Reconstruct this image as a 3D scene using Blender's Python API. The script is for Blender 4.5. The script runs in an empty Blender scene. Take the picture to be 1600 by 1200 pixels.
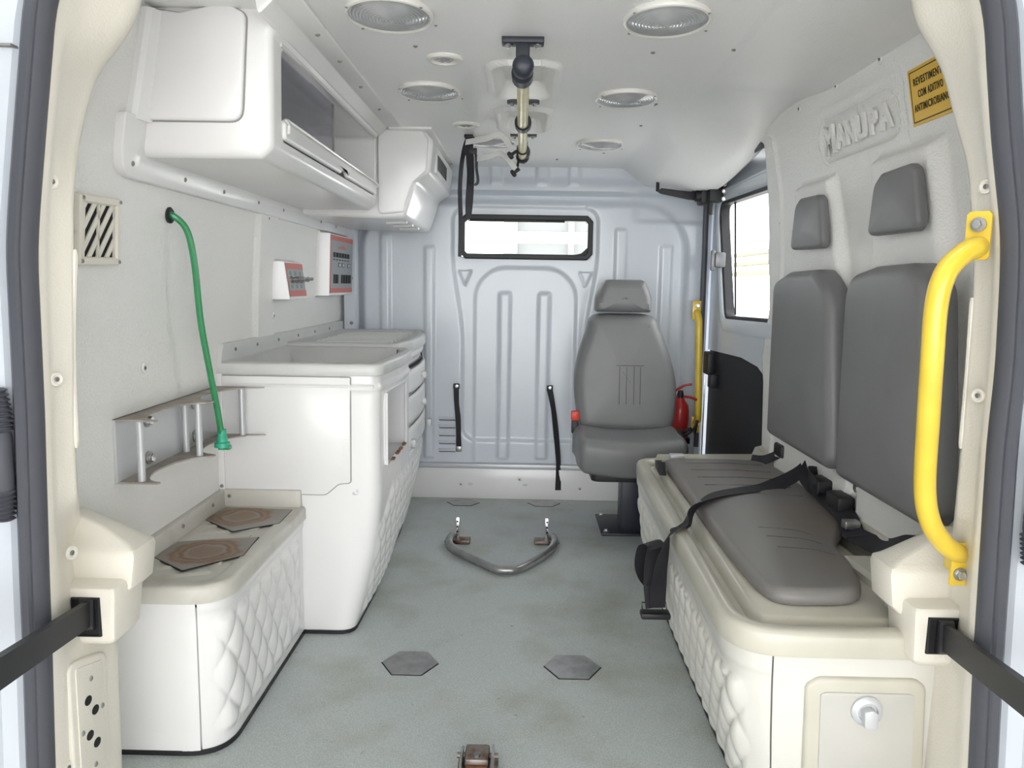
import bpy, bmesh, math, random
from mathutils import Vector, Matrix
random.seed(11)
scene = bpy.context.scene
COL = scene.collection
PI = math.pi
# ------------------------------------------------------------------ camera
cd = bpy.data.cameras.new('camera'); cam = bpy.data.objects.new('camera', cd); COL.objects.link(cam)
cd.sensor_width = 36.0; cd.lens = 27.0; cd.clip_start = 0.02
cam.matrix_world = Matrix(((0.99974207, -0.01756809, 0.01439316, -0.02),
                           (0.01652709, 0.12808496, -0.99162548, 0.0),
                           (0.01557742, 0.99160759, 0.12834227, 1.11),
                           (0, 0, 0, 1)))
scene.camera = cam
# ------------------------------------------------------------------ light
world = bpy.data.worlds.new('overcast'); scene.world = world; world.use_nodes = True
bg = world.node_tree.nodes['Background']
bg.inputs['Color'].default_value = (0.985, 0.992, 1.0, 1); bg.inputs['Strength'].default_value = 3.2
scene.view_settings.view_transform = 'Standard'; scene.view_settings.look = 'None'
scene.view_settings.gamma = 1.0; scene.view_settings.use_curve_mapping = False
scene.view_settings.exposure = 0.98
# ------------------------------------------------------------------ materials
MATS = {}
def mat(name, col, rough=.5, metal=0., bump=0., bscale=150., col2=None, vscale=6., vlo=.4, vhi=.65, spec=.5, coat=0., detail=3., bdist=.002):
    m = bpy.data.materials.new(name); m.use_nodes = True; nt = m.node_tree; b = nt.nodes['Principled BSDF']
    b.inputs['Base Color'].default_value = (*col, 1); b.inputs['Roughness'].default_value = rough
    b.inputs['Metallic'].default_value = metal; b.inputs['Specular IOR Level'].default_value = spec
    b.inputs['Coat Weight'].default_value = coat; b.inputs['Coat Roughness'].default_value = .15
    tc = nt.nodes.new('ShaderNodeTexCoord')
    if col2:
        n = nt.nodes.new('ShaderNodeTexNoise'); n.inputs['Scale'].default_value = vscale; n.inputs['Detail'].default_value = detail
        r = nt.nodes.new('ShaderNodeValToRGB'); r.color_ramp.elements[0].position = vlo; r.color_ramp.elements[1].position = vhi
        r.color_ramp.elements[0].color = (*col, 1); r.color_ramp.elements[1].color = (*col2, 1)
        nt.links.new(tc.outputs['Object'], n.inputs['Vector']); nt.links.new(n.outputs['Fac'], r.inputs['Fac'])
        nt.links.new(r.outputs['Color'], b.inputs['Base Color'])
    if bump:
        n2 = nt.nodes.new('ShaderNodeTexNoise'); n2.inputs['Scale'].default_value = bscale; n2.inputs['Detail'].default_value = 2
        bp = nt.nodes.new('ShaderNodeBump'); bp.inputs['Strength'].default_value = bump; bp.inputs['Distance'].default_value = bdist
        nt.links.new(tc.outputs['Object'], n2.inputs['Vector']); nt.links.new(n2.outputs['Fac'], bp.inputs['Height'])
        nt.links.new(bp.outputs['Normal'], b.inputs['Normal'])
    MATS[name] = m
    return m
LINER = mat('liner_white', (.855, .85, .825), .30, bump=.75, bscale=170, col2=(.83, .825, .795), vscale=2.2, bdist=.003)
CREAM = mat('liner_cream', (.79, .755, .67), .36, bump=.35, bscale=230, col2=(.76, .725, .635), vscale=3)
CEIL = mat('liner_ceiling', (.91, .91, .91), .38, bump=.5, bscale=210, col2=(.89, .89, .89), vscale=2)
PAINT = mat('body_paint', (.66, .705, .765), .24, coat=.3, col2=(.64, .685, .745), vscale=2.5)
GELCOAT = mat('gelcoat_white', (.84, .835, .832), .26, coat=.25, col2=(.815, .81, .803), vscale=3)
TRAYM = mat('gelcoat_grey', (.645, .65, .64), .33, col2=(.60, .605, .59), vscale=7)
TRAYD = mat('worn_cream_gelcoat', (.60, .585, .53), .38, col2=(.44, .41, .35), vscale=9, vlo=.52, vhi=.8)
BENCH = mat('bench_gelcoat', (.70, .69, .645), .28, coat=.2, col2=(.67, .655, .605), vscale=4)
HATCH = mat('hatch_greige', (.55, .54, .50), .35, col2=(.52, .51, .47), vscale=6)
BENCHT = mat('bench_tray_cream', (.58, .56, .48), .33, coat=.15, col2=(.52, .50, .42), vscale=5)
RUBBER = mat('black_rubber', (.075, .078, .095), .5, bump=.15, bscale=60)
BLACK = mat('black_plastic', (.014, .014, .017), .5)
BLACKP = mat('black_carpet_panel', (.02, .021, .025), .75, bump=.4, bscale=300)
WEB = mat('black_webbing', (.018, .018, .024), .62, bump=.5, bscale=700)
VINYL = mat('grey_vinyl', (.195, .195, .200), .42, bump=.22, bscale=420, col2=(.18, .18, .184), vscale=5, bdist=.001)
VINYLS = mat('soiled_grey_vinyl', (.215, .205, .197), .42, bump=.22, bscale=420, col2=(.235, .20, .175), vscale=3.5, vlo=.45, vhi=.75, bdist=.001)
STITCH = mat('dark_stitch', (.07, .07, .07), .7)
YELLOW = mat('yellow_paint', (.86, .62, .06), .3, coat=.3, col2=(.80, .56, .05), vscale=12)
YELLP = mat('yellow_pale_paint', (.74, .66, .34), .3, coat=.2, col2=(.66, .57, .26), vscale=30)
STEEL = mat('galvanised_steel', (.42, .42, .42), .34, .85, col2=(.33, .33, .33), vscale=25)
ALUM = mat('grey_painted_steel', (.60, .61, .63), .4, .3)
RUSTPL = mat('dusty_steel_shelf', (.33, .29, .25), .6, .3, col2=(.45, .42, .39), vscale=18)
RUSTY = mat('rusty_steel', (.27, .23, .21), .45, .7, col2=(.15, .085, .055), vscale=22, vlo=.45, vhi=.6)
RUST = mat('rust', (.30, .13, .06), .8, col2=(.18, .08, .04), vscale=60)
NAVY = mat('navy_black_steel', (.022, .026, .038), .42)
RED = mat('red_enamel', (.50, .03, .03), .3, coat=.3)
REDB = mat('red_buckle', (.72, .06, .04), .4)
REDP = mat('red_print', (.60, .16, .14), .45)
GREYP = mat('grey_panel_print', (.32, .345, .36), .4)
GREEN = mat('green_hose', (.03, .30, .11), .28, coat=.3, col2=(.025, .25, .09), vscale=15)
MARK = mat('valve_mark_print', (.20, .29, .26), .5)
GREEN2 = mat('green_fitting', (.05, .48, .30), .4)
SIGNY = mat('sign_yellow', (.80, .50, .045), .38)
INK = mat('black_ink', (.012, .012, .012), .6)
CHROME = mat('chrome', (.70, .70, .70), .16, 1.)
SCREWM = mat('dull_screw', (.22, .22, .23), .4, .7)
LENS = mat('prismatic_lens', (.50, .51, .52), .14, col2=(.42, .43, .45), vscale=20, coat=.5)
BEZEL = mat('bezel_white', (.80, .79, .75), .3, coat=.2)
DARK = mat('dark_void', (.012, .012, .013), .9)
CHALK = mat('shelf_inside', (.70, .70, .71), .45)
SEAMM = mat('seam_grey', (.30, .29, .27), .7)
GLUE = mat('grey_sealant', (.36, .37, .36), .6)
CLEARP = mat('milky_plastic', (.74, .74, .72), .3)
CONC = mat('concrete', (.58, .57, .54), .8, bump=.3, bscale=30, col2=(.52, .51, .48), vscale=4)
PALEW = mat('pale_reflection', (.165, .175, .175), .7)  # grey of the imitated glass reflection, put into the colour
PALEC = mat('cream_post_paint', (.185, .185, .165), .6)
PALEC2 = mat('blocker_sheet', (.55, .55, .53), .7)  # sheet of the added roof and walls that block light
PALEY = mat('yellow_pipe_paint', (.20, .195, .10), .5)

def floor_mat():
    m = bpy.data.materials.new('speckled_vinyl_floor'); m.use_nodes = True; nt = m.node_tree; b = nt.nodes['Principled BSDF']
    tc = nt.nodes.new('ShaderNodeTexCoord')
    def noise(s, d, lo, hi, c1, c2):
        n = nt.nodes.new('ShaderNodeTexNoise'); n.inputs['Scale'].default_value = s; n.inputs['Detail'].default_value = d
        r = nt.nodes.new('ShaderNodeValToRGB'); r.color_ramp.elements[0].position = lo; r.color_ramp.elements[1].position = hi
        r.color_ramp.elements[0].color = (*c1, 1); r.color_ramp.elements[1].color = (*c2, 1)
        nt.links.new(tc.outputs['Object'], n.inputs['Vector']); nt.links.new(n.outputs['Fac'], r.inputs['Fac']); return r
    sp = noise(330, 2, .38, .64, (.43, .475, .47), (.605, .645, .64))
    st = noise(5, 6, .48, .78, (1, 1, 1), (.76, .73, .66))
    ds = noise(38, 4, .70, .80, (1, 1, 1), (.62, .56, .48))
    def mul(a, c):
        x = nt.nodes.new('ShaderNodeMix'); x.data_type = 'RGBA'; x.blend_type = 'MULTIPLY'; x.inputs['Factor'].default_value = 1
        nt.links.new(a, x.inputs['A']); nt.links.new(c, x.inputs['B']); return x.outputs['Result']
    o = mul(mul(sp.outputs['Color'], st.outputs['Color']), ds.outputs['Color'])
    nt.links.new(o, b.inputs['Base Color']); b.inputs['Roughness'].default_value = .45
    return m
FLOORM = floor_mat()
def stain_mat(cx, cy, name):
    # steel plate carrying a rust ring left by the bottle that used to stand there
    m = bpy.data.materials.new(name); m.use_nodes = True; nt = m.node_tree; b = nt.nodes['Principled BSDF']
    g = nt.nodes.new('ShaderNodeNewGeometry'); sub = nt.nodes.new('ShaderNodeVectorMath'); sub.operation = 'SUBTRACT'
    sub.inputs[1].default_value = (cx, cy, .42)
    nt.links.new(g.outputs['Position'], sub.inputs[0])
    n = nt.nodes.new('ShaderNodeTexNoise'); n.inputs['Scale'].default_value = 22; n.inputs['Detail'].default_value = 4
    nt.links.new(g.outputs['Position'], n.inputs['Vector'])
    ln = nt.nodes.new('ShaderNodeVectorMath'); ln.operation = 'LENGTH'; nt.links.new(sub.outputs[0], ln.inputs[0])
    ad = nt.nodes.new('ShaderNodeMath'); ad.operation = 'MULTIPLY_ADD'; ad.inputs[1].default_value = .05
    nt.links.new(n.outputs['Fac'], ad.inputs[0]); nt.links.new(ln.outputs['Value'], ad.inputs[2])
    mr = nt.nodes.new('ShaderNodeMapRange'); mr.inputs['From Min'].default_value = 0; mr.inputs['From Max'].default_value = .16
    nt.links.new(ad.outputs[0], mr.inputs['Value'])
    r = nt.nodes.new('ShaderNodeValToRGB'); e = r.color_ramp.elements
    e[0].position = 0; e[0].color = (.25, .18, .125, 1); e[1].position = 1; e[1].color = (.30, .295, .28, 1)
    for p, c in ((.38, (.27, .19, .125, 1)), (.45, (.30, .265, .225, 1)), (.52, (.20, .09, .04, 1)), (.58, (.28, .21, .15, 1)), (.66, (.23, .12, .06, 1)), (.74, (.29, .26, .23, 1))):
        k = e.new(p); k.color = c
    nt.links.new(mr.outputs['Result'], r.inputs['Fac']); nt.links.new(r.outputs['Color'], b.inputs['Base Color'])
    b.inputs['Roughness'].default_value = .4; b.inputs['Metallic'].default_value = .25
    return m
def glass_mat(name, tint, refl):
    m = bpy.data.materials.new(name); m.use_nodes = True; nt = m.node_tree; nt.nodes.remove(nt.nodes['Principled BSDF'])
    out = nt.nodes['Material Output']; t = nt.nodes.new('ShaderNodeBsdfTransparent'); t.inputs['Color'].default_value = (*tint, 1)
    g = nt.nodes.new('ShaderNodeBsdfGlossy'); g.inputs['Roughness'].default_value = .03
    lw = nt.nodes.new('ShaderNodeLayerWeight'); lw.inputs['Blend'].default_value = .5
    pw = nt.nodes.new('ShaderNodeMath'); pw.operation = 'POWER'; pw.inputs[1].default_value = 4
    ml = nt.nodes.new('ShaderNodeMath'); ml.operation = 'MULTIPLY_ADD'; ml.inputs[1].default_value = refl; ml.inputs[2].default_value = .03
    nt.links.new(lw.outputs['Facing'], pw.inputs[0]); nt.links.new(pw.outputs[0], ml.inputs[0])
    mx = nt.nodes.new('ShaderNodeMixShader'); nt.links.new(ml.outputs[0], mx.inputs['Fac'])
    nt.links.new(t.outputs[0], mx.inputs[1]); nt.links.new(g.outputs[0], mx.inputs[2]); nt.links.new(mx.outputs[0], out.inputs['Surface'])
    return m
GLASS = glass_mat('clear_glass', (.95, .96, .95), .25)
SMOKE = glass_mat('smoked_acrylic', (.80, .80, .84), .25)
# ------------------------------------------------------------------ geometry helpers
class G:
    def __init__(s, v=None, f=None): s.v = list(v or []); s.f = list(f or [])
    def __add__(s, o):
        n = len(s.v); return G(s.v + o.v, s.f + [tuple(i + n for i in q) for q in o.f])
    def map(s, fn): return G([fn(*p) for p in s.v], s.f)
    def shift(s, x, y, z): return G([(p[0]+x, p[1]+y, p[2]+z) for p in s.v], s.f)
def from_bm(bm):
    bm.verts.ensure_lookup_table(); bm.verts.index_update()
    g = G([tuple(v.co) for v in bm.verts], [tuple(v.index for v in f.verts) for f in bm.faces]); bm.free(); return g
def box(x0, x1, y0, y1, z0, z1, b=0, s=2):
    bm = bmesh.new(); bmesh.ops.create_cube(bm, size=1)
    for v in bm.verts: v.co = ((x0+x1)/2 + v.co.x*(x1-x0), (y0+y1)/2 + v.co.y*(y1-y0), (z0+z1)/2 + v.co.z*(z1-z0))
    if b: bmesh.ops.bevel(bm, geom=list(bm.edges), offset=b, segments=s, profile=.5, affect='EDGES', clamp_overlap=True)
    return from_bm(bm)
def area2(p): return sum(p[i][0]*p[(i+1) % len(p)][1] - p[(i+1) % len(p)][0]*p[i][1] for i in range(len(p)))
def rpoly(pts, r, seg=5):
    # closed polygon with rounded corners; r a number or a list
    n = len(pts); out = []
    for i in range(n):
        rr = r[i] if isinstance(r, (list, tuple)) else r
        a, b, c = Vector(pts[i-1]), Vector(pts[i]), Vector(pts[(i+1) % n])
        if rr <= 0: out.append(tuple(b)); continue
        d1, d2 = (a-b), (c-b); l1, l2 = d1.length, d2.length; d1.normalize(); d2.normalize()
        ang = d1.angle(d2); 
        if ang > 3.1: out.append(tuple(b)); continue
        t = min(rr / math.tan(ang/2), l1*.48, l2*.48)
        p, q = b + d1*t, b + d2*t
        for k in range(seg+1):
            u = k/seg; out.append(tuple(p*(1-u)**2 + b*2*u*(1-u) + q*u*u))
    return out
def prism(poly, axis, a, b, bev=0, seg=2):
    if area2(poly) < 0: poly = poly[::-1]
    def P(u, v, w): return {'z': (u, v, w), 'y': (u, w, v), 'x': (w, u, v)}[axis]
    bm = bmesh.new(); v0 = [bm.verts.new(P(*p, a)) for p in poly]; v1 = [bm.verts.new(P(*p, b)) for p in poly]
    n = len(poly); bm.faces.new(v0); bm.faces.new(v1)
    for i in range(n): bm.faces.new((v0[i], v0[(i+1) % n], v1[(i+1) % n], v1[i]))
    bmesh.ops.recalc_face_normals(bm, faces=list(bm.faces))
    if bev:
        es = [e for e in bm.edges if len({v in v0 for v in e.verts}) == 1]
        bmesh.ops.bevel(bm, geom=es, offset=bev, segments=seg, profile=.5, affect='EDGES', clamp_overlap=True)
    return from_bm(bm)
def cr(pts, n=6, closed=False):
    # Catmull-Rom through points (any dimension)
    P = [Vector(p) for p in pts]; m = len(P); out = []
    for i in range(m if closed else m-1):
        g = (lambda k: P[k % m]) if closed else (lambda k: P[min(max(k, 0), m-1)])
        p0, p1, p2, p3 = g(i-1), g(i), g(i+1), g(i+2)
        for k in range(n):
            t = k/n; out.append(tuple(.5*((2*p1) + (p2-p0)*t + (2*p0-5*p1+4*p2-p3)*t*t + (3*p1-p0-3*p2+p3)*t**3)))
    if not closed: out.append(tuple(P[-1]))
    return out
def loft(loops, cap0=True, cap1=True, closed=True):
    g = G(); n = len(loops[0])
    for l in loops: g.v += [tuple(p) for p in l]
    for j in range(len(loops)-1):
        for i in range(n if closed else n-1):
            a, b = j*n+i, j*n+(i+1) % n; g.f.append((a, b, b+n, a+n))
    if cap0: g.f.append(tuple(range(n))[::-1])
    if cap1: g.f.append(tuple(range((len(loops)-1)*n, len(loops)*n)))
    return g
def tube(path, r, n=10, cap=True):
    P = [Vector(p) for p in path]; loops = []; up = None
    for i, p in enumerate(P):
        t = (P[min(i+1, len(P)-1)] - P[max(i-1, 0)]).normalized()
        if up is None: up = t.orthogonal().normalized()
        up = (up - t*up.dot(t)).normalized(); s = t.cross(up); rr = r[i] if isinstance(r, (list, tuple)) else r
        loops.append([tuple(p + (up*math.cos(2*PI*k/n) + s*math.sin(2*PI*k/n))*rr) for k in range(n)])
    return loft(loops, cap, cap)
def ribbon(path, side, w, t=.0016):
    P = [Vector(p) for p in path]; loops = []
    for i, p in enumerate(P):
        tg = (P[min(i+1, len(P)-1)] - P[max(i-1, 0)]).normalized()
        s = Vector(side[i] if isinstance(side, list) else side); s = (s - tg*s.dot(tg)).normalized(); nn = tg.cross(s)
        ww = w[i] if isinstance(w, list) else w
        loops.append([tuple(p + s*a*ww/2 + nn*b*t/2) for a, b in ((-1, -1), (1, -1), (1, 1), (-1, 1))])
    return loft(loops)
def lerp_list(keys, n): # resample a list of vectors linearly to n entries
    out = []
    for i in range(n):
        x = i/(n-1)*(len(keys)-1); k = min(int(x), len(keys)-2); u = x-k
        out.append(tuple(a*(1-u)+b*u for a, b in zip(keys[k], keys[k+1])))
    return out
def lathe(prof, c=(0, 0, 0), axis=(0, 0, 1), n=20, sx=1, sy=1):
    a = Vector(axis).normalized(); q = Vector((0, 0, 1)).rotation_difference(a); c = Vector(c); loops = []
    for r, h in prof:
        loops.append([tuple(c + q @ Vector((r*sx*math.cos(2*PI*k/n), r*sy*math.sin(2*PI*k/n), h))) for k in range(n)])
    return loft(loops)
def rod(a, b, r, n=12): return tube([a, b], r, n)
def grid(fn, nu, nv, skip=None):
    g = G()
    for j in range(nv+1):
        for i in range(nu+1): g.v.append(tuple(fn(i/nu, j/nv)))
    for j in range(nv):
        for i in range(nu):
            if skip and skip((i+.5)/nu, (j+.5)/nv): continue
            a = j*(nu+1)+i; g.f.append((a, a+1, a+nu+2, a+nu+1))
    return g
def offset(poly, d):
    # inset a closed 2-D polygon by d (positive = inwards)
    if area2(poly) < 0: poly = poly[::-1]
    n = len(poly); out = []
    for i in range(n):
        a, b, c = Vector(poly[i-1]), Vector(poly[i]), Vector(poly[(i+1) % n])
        t1 = (b-a); t2 = (c-b)
        t1 = t1.normalized() if t1.length > 1e-9 else t2.normalized(); t2 = t2.normalized() if t2.length > 1e-9 else t1
        m = (Vector((-t1.y, t1.x)) + Vector((-t2.y, t2.x)))
        m = m.normalized() if m.length > 1e-6 else Vector((-t1.y, t1.x))
        k = max(.5, m.dot(Vector((-t1.y, t1.x)))); out.append(tuple(b + m*(d/k)))
    return out
def pillow(poly, fn, t, r, crown=0., base=0., seg=5, rings=(.82, .6, .35, .12)):
    # upholstered pad: outline in (u,v), fn maps (u,v,w) to the world
    if area2(poly) < 0: poly = poly[::-1]
    loops = [[(p[0], p[1], base) for p in offset(poly, r*.35)], [(p[0], p[1], base + r*.35) for p in poly], [(p[0], p[1], t-r) for p in poly]]
    for k in range(1, seg+1):
        a = k/seg*PI/2; loops.append([(p[0], p[1], t-r+r*math.sin(a)) for p in offset(poly, r*(1-math.cos(a)))])
    last = loops[-1]; cx = sum(p[0] for p in last)/len(last); cy = sum(p[1] for p in last)/len(last)
    for f in rings: loops.append([(cx+(p[0]-cx)*f, cy+(p[1]-cy)*f, t+crown*(1-f*f)) for p in last])
    return loft([[fn(*p) for p in l] for l in loops])
def tray(poly, levels, cap=True):
    # levels: (inset, z) from the outer bottom edge over the rim into the recess
    if area2(poly) < 0: poly = poly[::-1]
    def clean(d):
        # where the inset exceeds a corner radius the arc would fold over: collapse it to the mitre point
        q = [Vector(p) for p in offset(poly, d)]; n = len(q); bad = set()
        for i in range(n):
            if (q[(i+1) % n]-q[i]).dot(Vector(poly[(i+1) % n])-Vector(poly[i])) < -1e-12: bad.add(i)
        i = 0
        while bad and i < n:
            if i in bad and (i-1) % n not in bad:
                run = [i]
                while (run[-1]+1) % n in bad: run.append((run[-1]+1) % n)
                a, b = run[0], (run[-1]+1) % n
                p0, d0 = q[a-1], Vector(poly[a])-Vector(poly[a-1]); p1, d1 = q[(b+1) % n], Vector(poly[(b+1) % n])-Vector(poly[b])
                den = d0.x*d1.y-d0.y*d1.x
                m = p0+d0*(((p1-p0).x*d1.y-(p1-p0).y*d1.x)/den) if abs(den) > 1e-9 else (q[a]+q[b])/2
                for k in run+[b]: q[k] = m.copy()
            i += 1
        return q
    return loft([[(p.x, p.y, z) for p in clean(d)] for d, z in levels], cap0=False, cap1=cap)
class Path2:
    def __init__(s, pts):
        s.p = [Vector(p) for p in pts]; s.l = [0]
        for a, b in zip(s.p, s.p[1:]): s.l.append(s.l[-1] + (b-a).length)
        s.L = s.l[-1]
    def at(s, u):
        x = min(max(u, 0), 1)*s.L; k = 0
        while k < len(s.l)-2 and s.l[k+1] < x: k += 1
        d = s.l[k+1]-s.l[k]; f = (x-s.l[k])/d if d else 0
        return s.p[k].lerp(s.p[k+1], f)
    def nrm(s, u):
        e = .012/s.L; t = (s.at(u+e)-s.at(u-e)).normalized(); return Vector((t.y, -t.x))
def open_round(pts, r, seg=8):
    # open polyline with rounded inner corners
    out = [tuple(pts[0])]
    for i in range(1, len(pts)-1):
        a, b, c = Vector(pts[i-1]), Vector(pts[i]), Vector(pts[i+1]); rr = r[i] if isinstance(r, (list, tuple)) else r
        d1, d2 = (a-b), (c-b); l1, l2 = d1.length, d2.length; d1.normalize(); d2.normalize(); ang = d1.angle(d2)
        if rr <= 0 or ang > 3.12: out.append(tuple(b)); continue
        t = min(rr/math.tan(ang/2), l1*.49, l2*.49); p, q = b+d1*t, b+d2*t
        for k in range(seg+1):
            u = k/seg; out.append(tuple(p*(1-u)**2 + b*2*u*(1-u) + q*u*u))
    out.append(tuple(pts[-1])); return out
def clamp(x, a=0., b=1.): return max(a, min(b, x))
def sstep(x): x = clamp(x); return x*x*(3-2*x)
def interp(x, xs, ys):
    if x <= xs[0]: return ys[0]
    for i in range(len(xs)-1):
        if x <= xs[i+1]: return ys[i] + (ys[i+1]-ys[i])*(x-xs[i])/(xs[i+1]-xs[i])
    return ys[-1]
def quilt(u, v, p=.075, q=.105):
    a, b = u/p + v/q, u/p - v/q
    return (abs(math.sin(PI*a))*abs(math.sin(PI*b)))**.4
def shell(top, bot, z0, z1, nu, nv, prof=lambda z: 1., disp=lambda s, z: 0., u0=0., u1=1., skip=None):
    def fn(a, b):
        u = u0 + (u1-u0)*a; z = z0 + (z1-z0)*b; p = bot.at(u).lerp(top.at(u), prof(z)); n = top.nrm(u); d = disp(u*top.L, z)
        return (p.x+n.x*d, p.y+n.y*d, z)
    return grid(fn, nu, nv, skip)
# ------------------------------------------------------------------ object helpers
ORG = {}
def tag(o, label=None, cat=None, group=None, kind=None):
    for k, v in (('label', label), ('category', cat), ('group', group), ('kind', kind)):
        if v: o[k] = v
    return o
def thing(name, loc, label, cat, group=None, kind=None):
    o = bpy.data.objects.new(name, None); COL.objects.link(o); o.location = loc; o.empty_display_size = .05
    ORG[o] = Vector(loc); return tag(o, label, cat, group, kind)
def O(name, g, m, parent=None, smooth=35, label=None, cat=None, group=None, kind=None, solid=0, face=None):
    if parent is not None: org = ORG[parent]
    else:
        xs = [p[0] for p in g.v]; ys = [p[1] for p in g.v]; org = Vector(((min(xs)+max(xs))/2, (min(ys)+max(ys))/2, min(p[2] for p in g.v)))
    me = bpy.data.meshes.new(name); me.from_pydata([tuple(Vector(p)-org) for p in g.v], [], g.f)
    bm = bmesh.new(); bm.from_mesh(me); bmesh.ops.recalc_face_normals(bm, faces=list(bm.faces))
    if face:
        a = Vector()
        for f in bm.faces: a += f.normal*f.calc_area()
        if a.dot(Vector(face)) < 0: bmesh.ops.reverse_faces(bm, faces=list(bm.faces))
    bm.to_mesh(me); bm.free()
    if smooth: me.shade_smooth(); me.set_sharp_from_angle(angle=math.radians(smooth))
    me.materials.append(m); o = bpy.data.objects.new(name, me); COL.objects.link(o)
    if parent is not None: o.parent = parent
    else: o.location = org
    ORG[o] = org
    if solid:
        md = o.modifiers.new('thickness', 'SOLIDIFY'); md.thickness = abs(solid); md.offset = -1
    return tag(o, label, cat, group, kind)
def inst(name, me, parent, loc, normal=(0, 0, 1), rot=0., scale=1.):
    # a small repeated piece that shares its mesh
    o = bpy.data.objects.new(name, me); COL.objects.link(o); o.parent = parent; o.location = Vector(loc)-ORG[parent]
    q = Vector((0, 0, 1)).rotation_difference(Vector(normal).normalized()) @ Matrix.Rotation(rot, 3, 'Z').to_quaternion()
    o.rotation_mode = 'QUATERNION'; o.rotation_quaternion = q; o.scale = (scale,)*3; ORG[o] = Vector(loc); return o
def two_mesh(name, g1, m1, g2, m2):
    g = g1+g2; me = bpy.data.meshes.new(name); me.from_pydata(g.v, [], g.f); me.materials.append(m1); me.materials.append(m2)
    for i, p in enumerate(me.polygons): p.material_index = 0 if i < len(g1.f) else 1
    me.shade_smooth(); me.set_sharp_from_angle(angle=math.radians(40)); return me
# countersunk screw in a moulded pocket, and a plain small screw
POCKET = two_mesh('screw', lathe([(.0135, -.001), (.0125, .0025), (.0095, .003), (.0062, .0005), (.0045, .0003)], n=14), LINER,
                  lathe([(.0046, .0002), (.0046, .0022), (.003, .0032), (.001, .0026)], n=10), SCREWM)
POCKETC = POCKET.copy(); POCKETC.materials[0] = CREAM
SMALL = two_mesh('screw', lathe([(.006, -.001), (.006, .0012), (.0042, .002)], n=12), SEAMM, lathe([(.004, .0005), (.0035, .003), (.001, .0032)], n=8), SCREWM)
BOLT = two_mesh('bolt', lathe([(.013, 0), (.013, .003), (.011, .0034)], n=14), STEEL, lathe([(.0085, .003), (.0085, .010), (.0075, .0112), (.001, .0112)], n=6), CHROME)
def text_g(s, size, ext=.001, off=0., align='CENTER'):
    c = bpy.data.curves.new('t', 'FONT'); c.body = s; c.size = size; c.extrude = ext; c.offset = off; c.align_x = align; c.space_character = 1.15; c.align_y = 'CENTER'; c.resolution_u = 3
    o = bpy.data.objects.new('t', c); COL.objects.link(o); dg = bpy.context.evaluated_depsgraph_get(); me = bpy.data.meshes.new_from_object(o.evaluated_get(dg))
    g = G([tuple(v.co) for v in me.vertices], [tuple(p.vertices) for p in me.polygons])
    bpy.data.objects.remove(o); bpy.data.curves.remove(c); bpy.data.meshes.remove(me); return g
# ------------------------------------------------------------------ wall profiles
def wr(Y, z): return interp(z, [0, 1.15, 1.3, 1.45, 1.6, 1.74], [.935, .935, .93, .915, .885, .845]) - .03*clamp((Y-1.6)/1.4)
def wl(Y, z): return -interp(z, [0, .9, 1.1, 1.3, 1.45, 1.74], [.955, .95, .945, .93, .91, .86])
YP = 3.93   # partition
# ================================================================== THE SETTING
# --- floor
floor = O('floor', box(-.96, .96, 1.27, 3.96, -.04, 0), FLOORM, label='grey-green speckled vinyl floor of the van', cat='floor', kind='structure')
# --- left wall lining
def wall_left_fn(a, b):
    Y = 1.37 + 2.58*a; z = 1.76*b; rib = .012*sstep((Y-2.615)/.02)*sstep((2.835-Y)/.02)
    return (wl(Y, z) + rib, Y, z)
wall_left = O('wall_left', grid(wall_left_fn, 190, 90), LINER, smooth=40, label='white textured fibreglass lining of the left wall', cat='wall', kind='structure')
for Y, z in ((1.858, .893), (2.218, .888), (2.80, .984), (2.71, 1.325)):
    inst('screw', POCKET, wall_left, (wl(Y, z)+(.0125 if 2.62 < Y < 2.83 else .002), Y, z), (1, 0, 0))
# --- right wall lining with embossed seat surrounds and maker plate
def trap(Y, z, yl, yr, yl0, yr0, zt, zb, soft=.03):
    # plateau whose far edge runs yl (top) -> yl0 (bottom), near edge yr -> yr0
    k = clamp((zt-z)/(zt-zb)); L = yl+(yl0-yl)*k; R_ = yr+(yr0-yr)*k
    d = min(L-Y, Y-R_, zt-z); return sstep(d/soft)
def edge_r(z): return interp(z, [0, .5, .75, .84, .95, 1.04, 1.23, 1.47, 1.62, 1.76], [2.93, 2.93, 2.955, 2.985, 2.955, 2.93, 2.97, 2.955, 2.92, 2.91])
def wall_right_h(Y, z):
    h = .034*trap(Y, z, 2.62, 2.345, 2.72, 2.09, 1.455, .62) + .038*trap(Y, z, 2.09, 1.775, 2.07, 1.60, 1.462, .62, .034)
    h += .010*sstep((Y-2.80)/.015)*sstep((2.835-Y)/.015)*sstep((1.66-z)/.05)            # bead beside the door
    du = abs(Y-2.195)-.185; dv = abs(z-1.545)-.004; d = math.hypot(max(du, 0), max(dv, 0))   # maker plate recess
    h -= .009*sstep((.052-d)/.008); h += .004*sstep((.066-d)/.006)*sstep((d-.050)/.006)
    d2 = max(abs(Y-1.79)-.112, abs(z-1.553)-.066); h += .008*sstep((.024-d2)/.007)          # raised frame behind the notice
    h += .012*sstep((z-1.634)/.012)                                                         # top flange
    return h
def wall_right_fn(a, b):
    z = 1.76*b; Y = 1.38 + (edge_r(z)-1.38)*a; return (wr(Y, z) - wall_right_h(Y, z), Y, z)
wall_right = O('wall_right', grid(wall_right_fn, 210, 230), LINER, smooth=50, label='white textured lining of the right wall with embossed seat surrounds', cat='wall', kind='structure', solid=.006, face=(-1, 0, 0))
def WR(Y, z, w=0.): return (wr(Y, z)-wall_right_h(Y, z)-w, Y, z)
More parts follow.
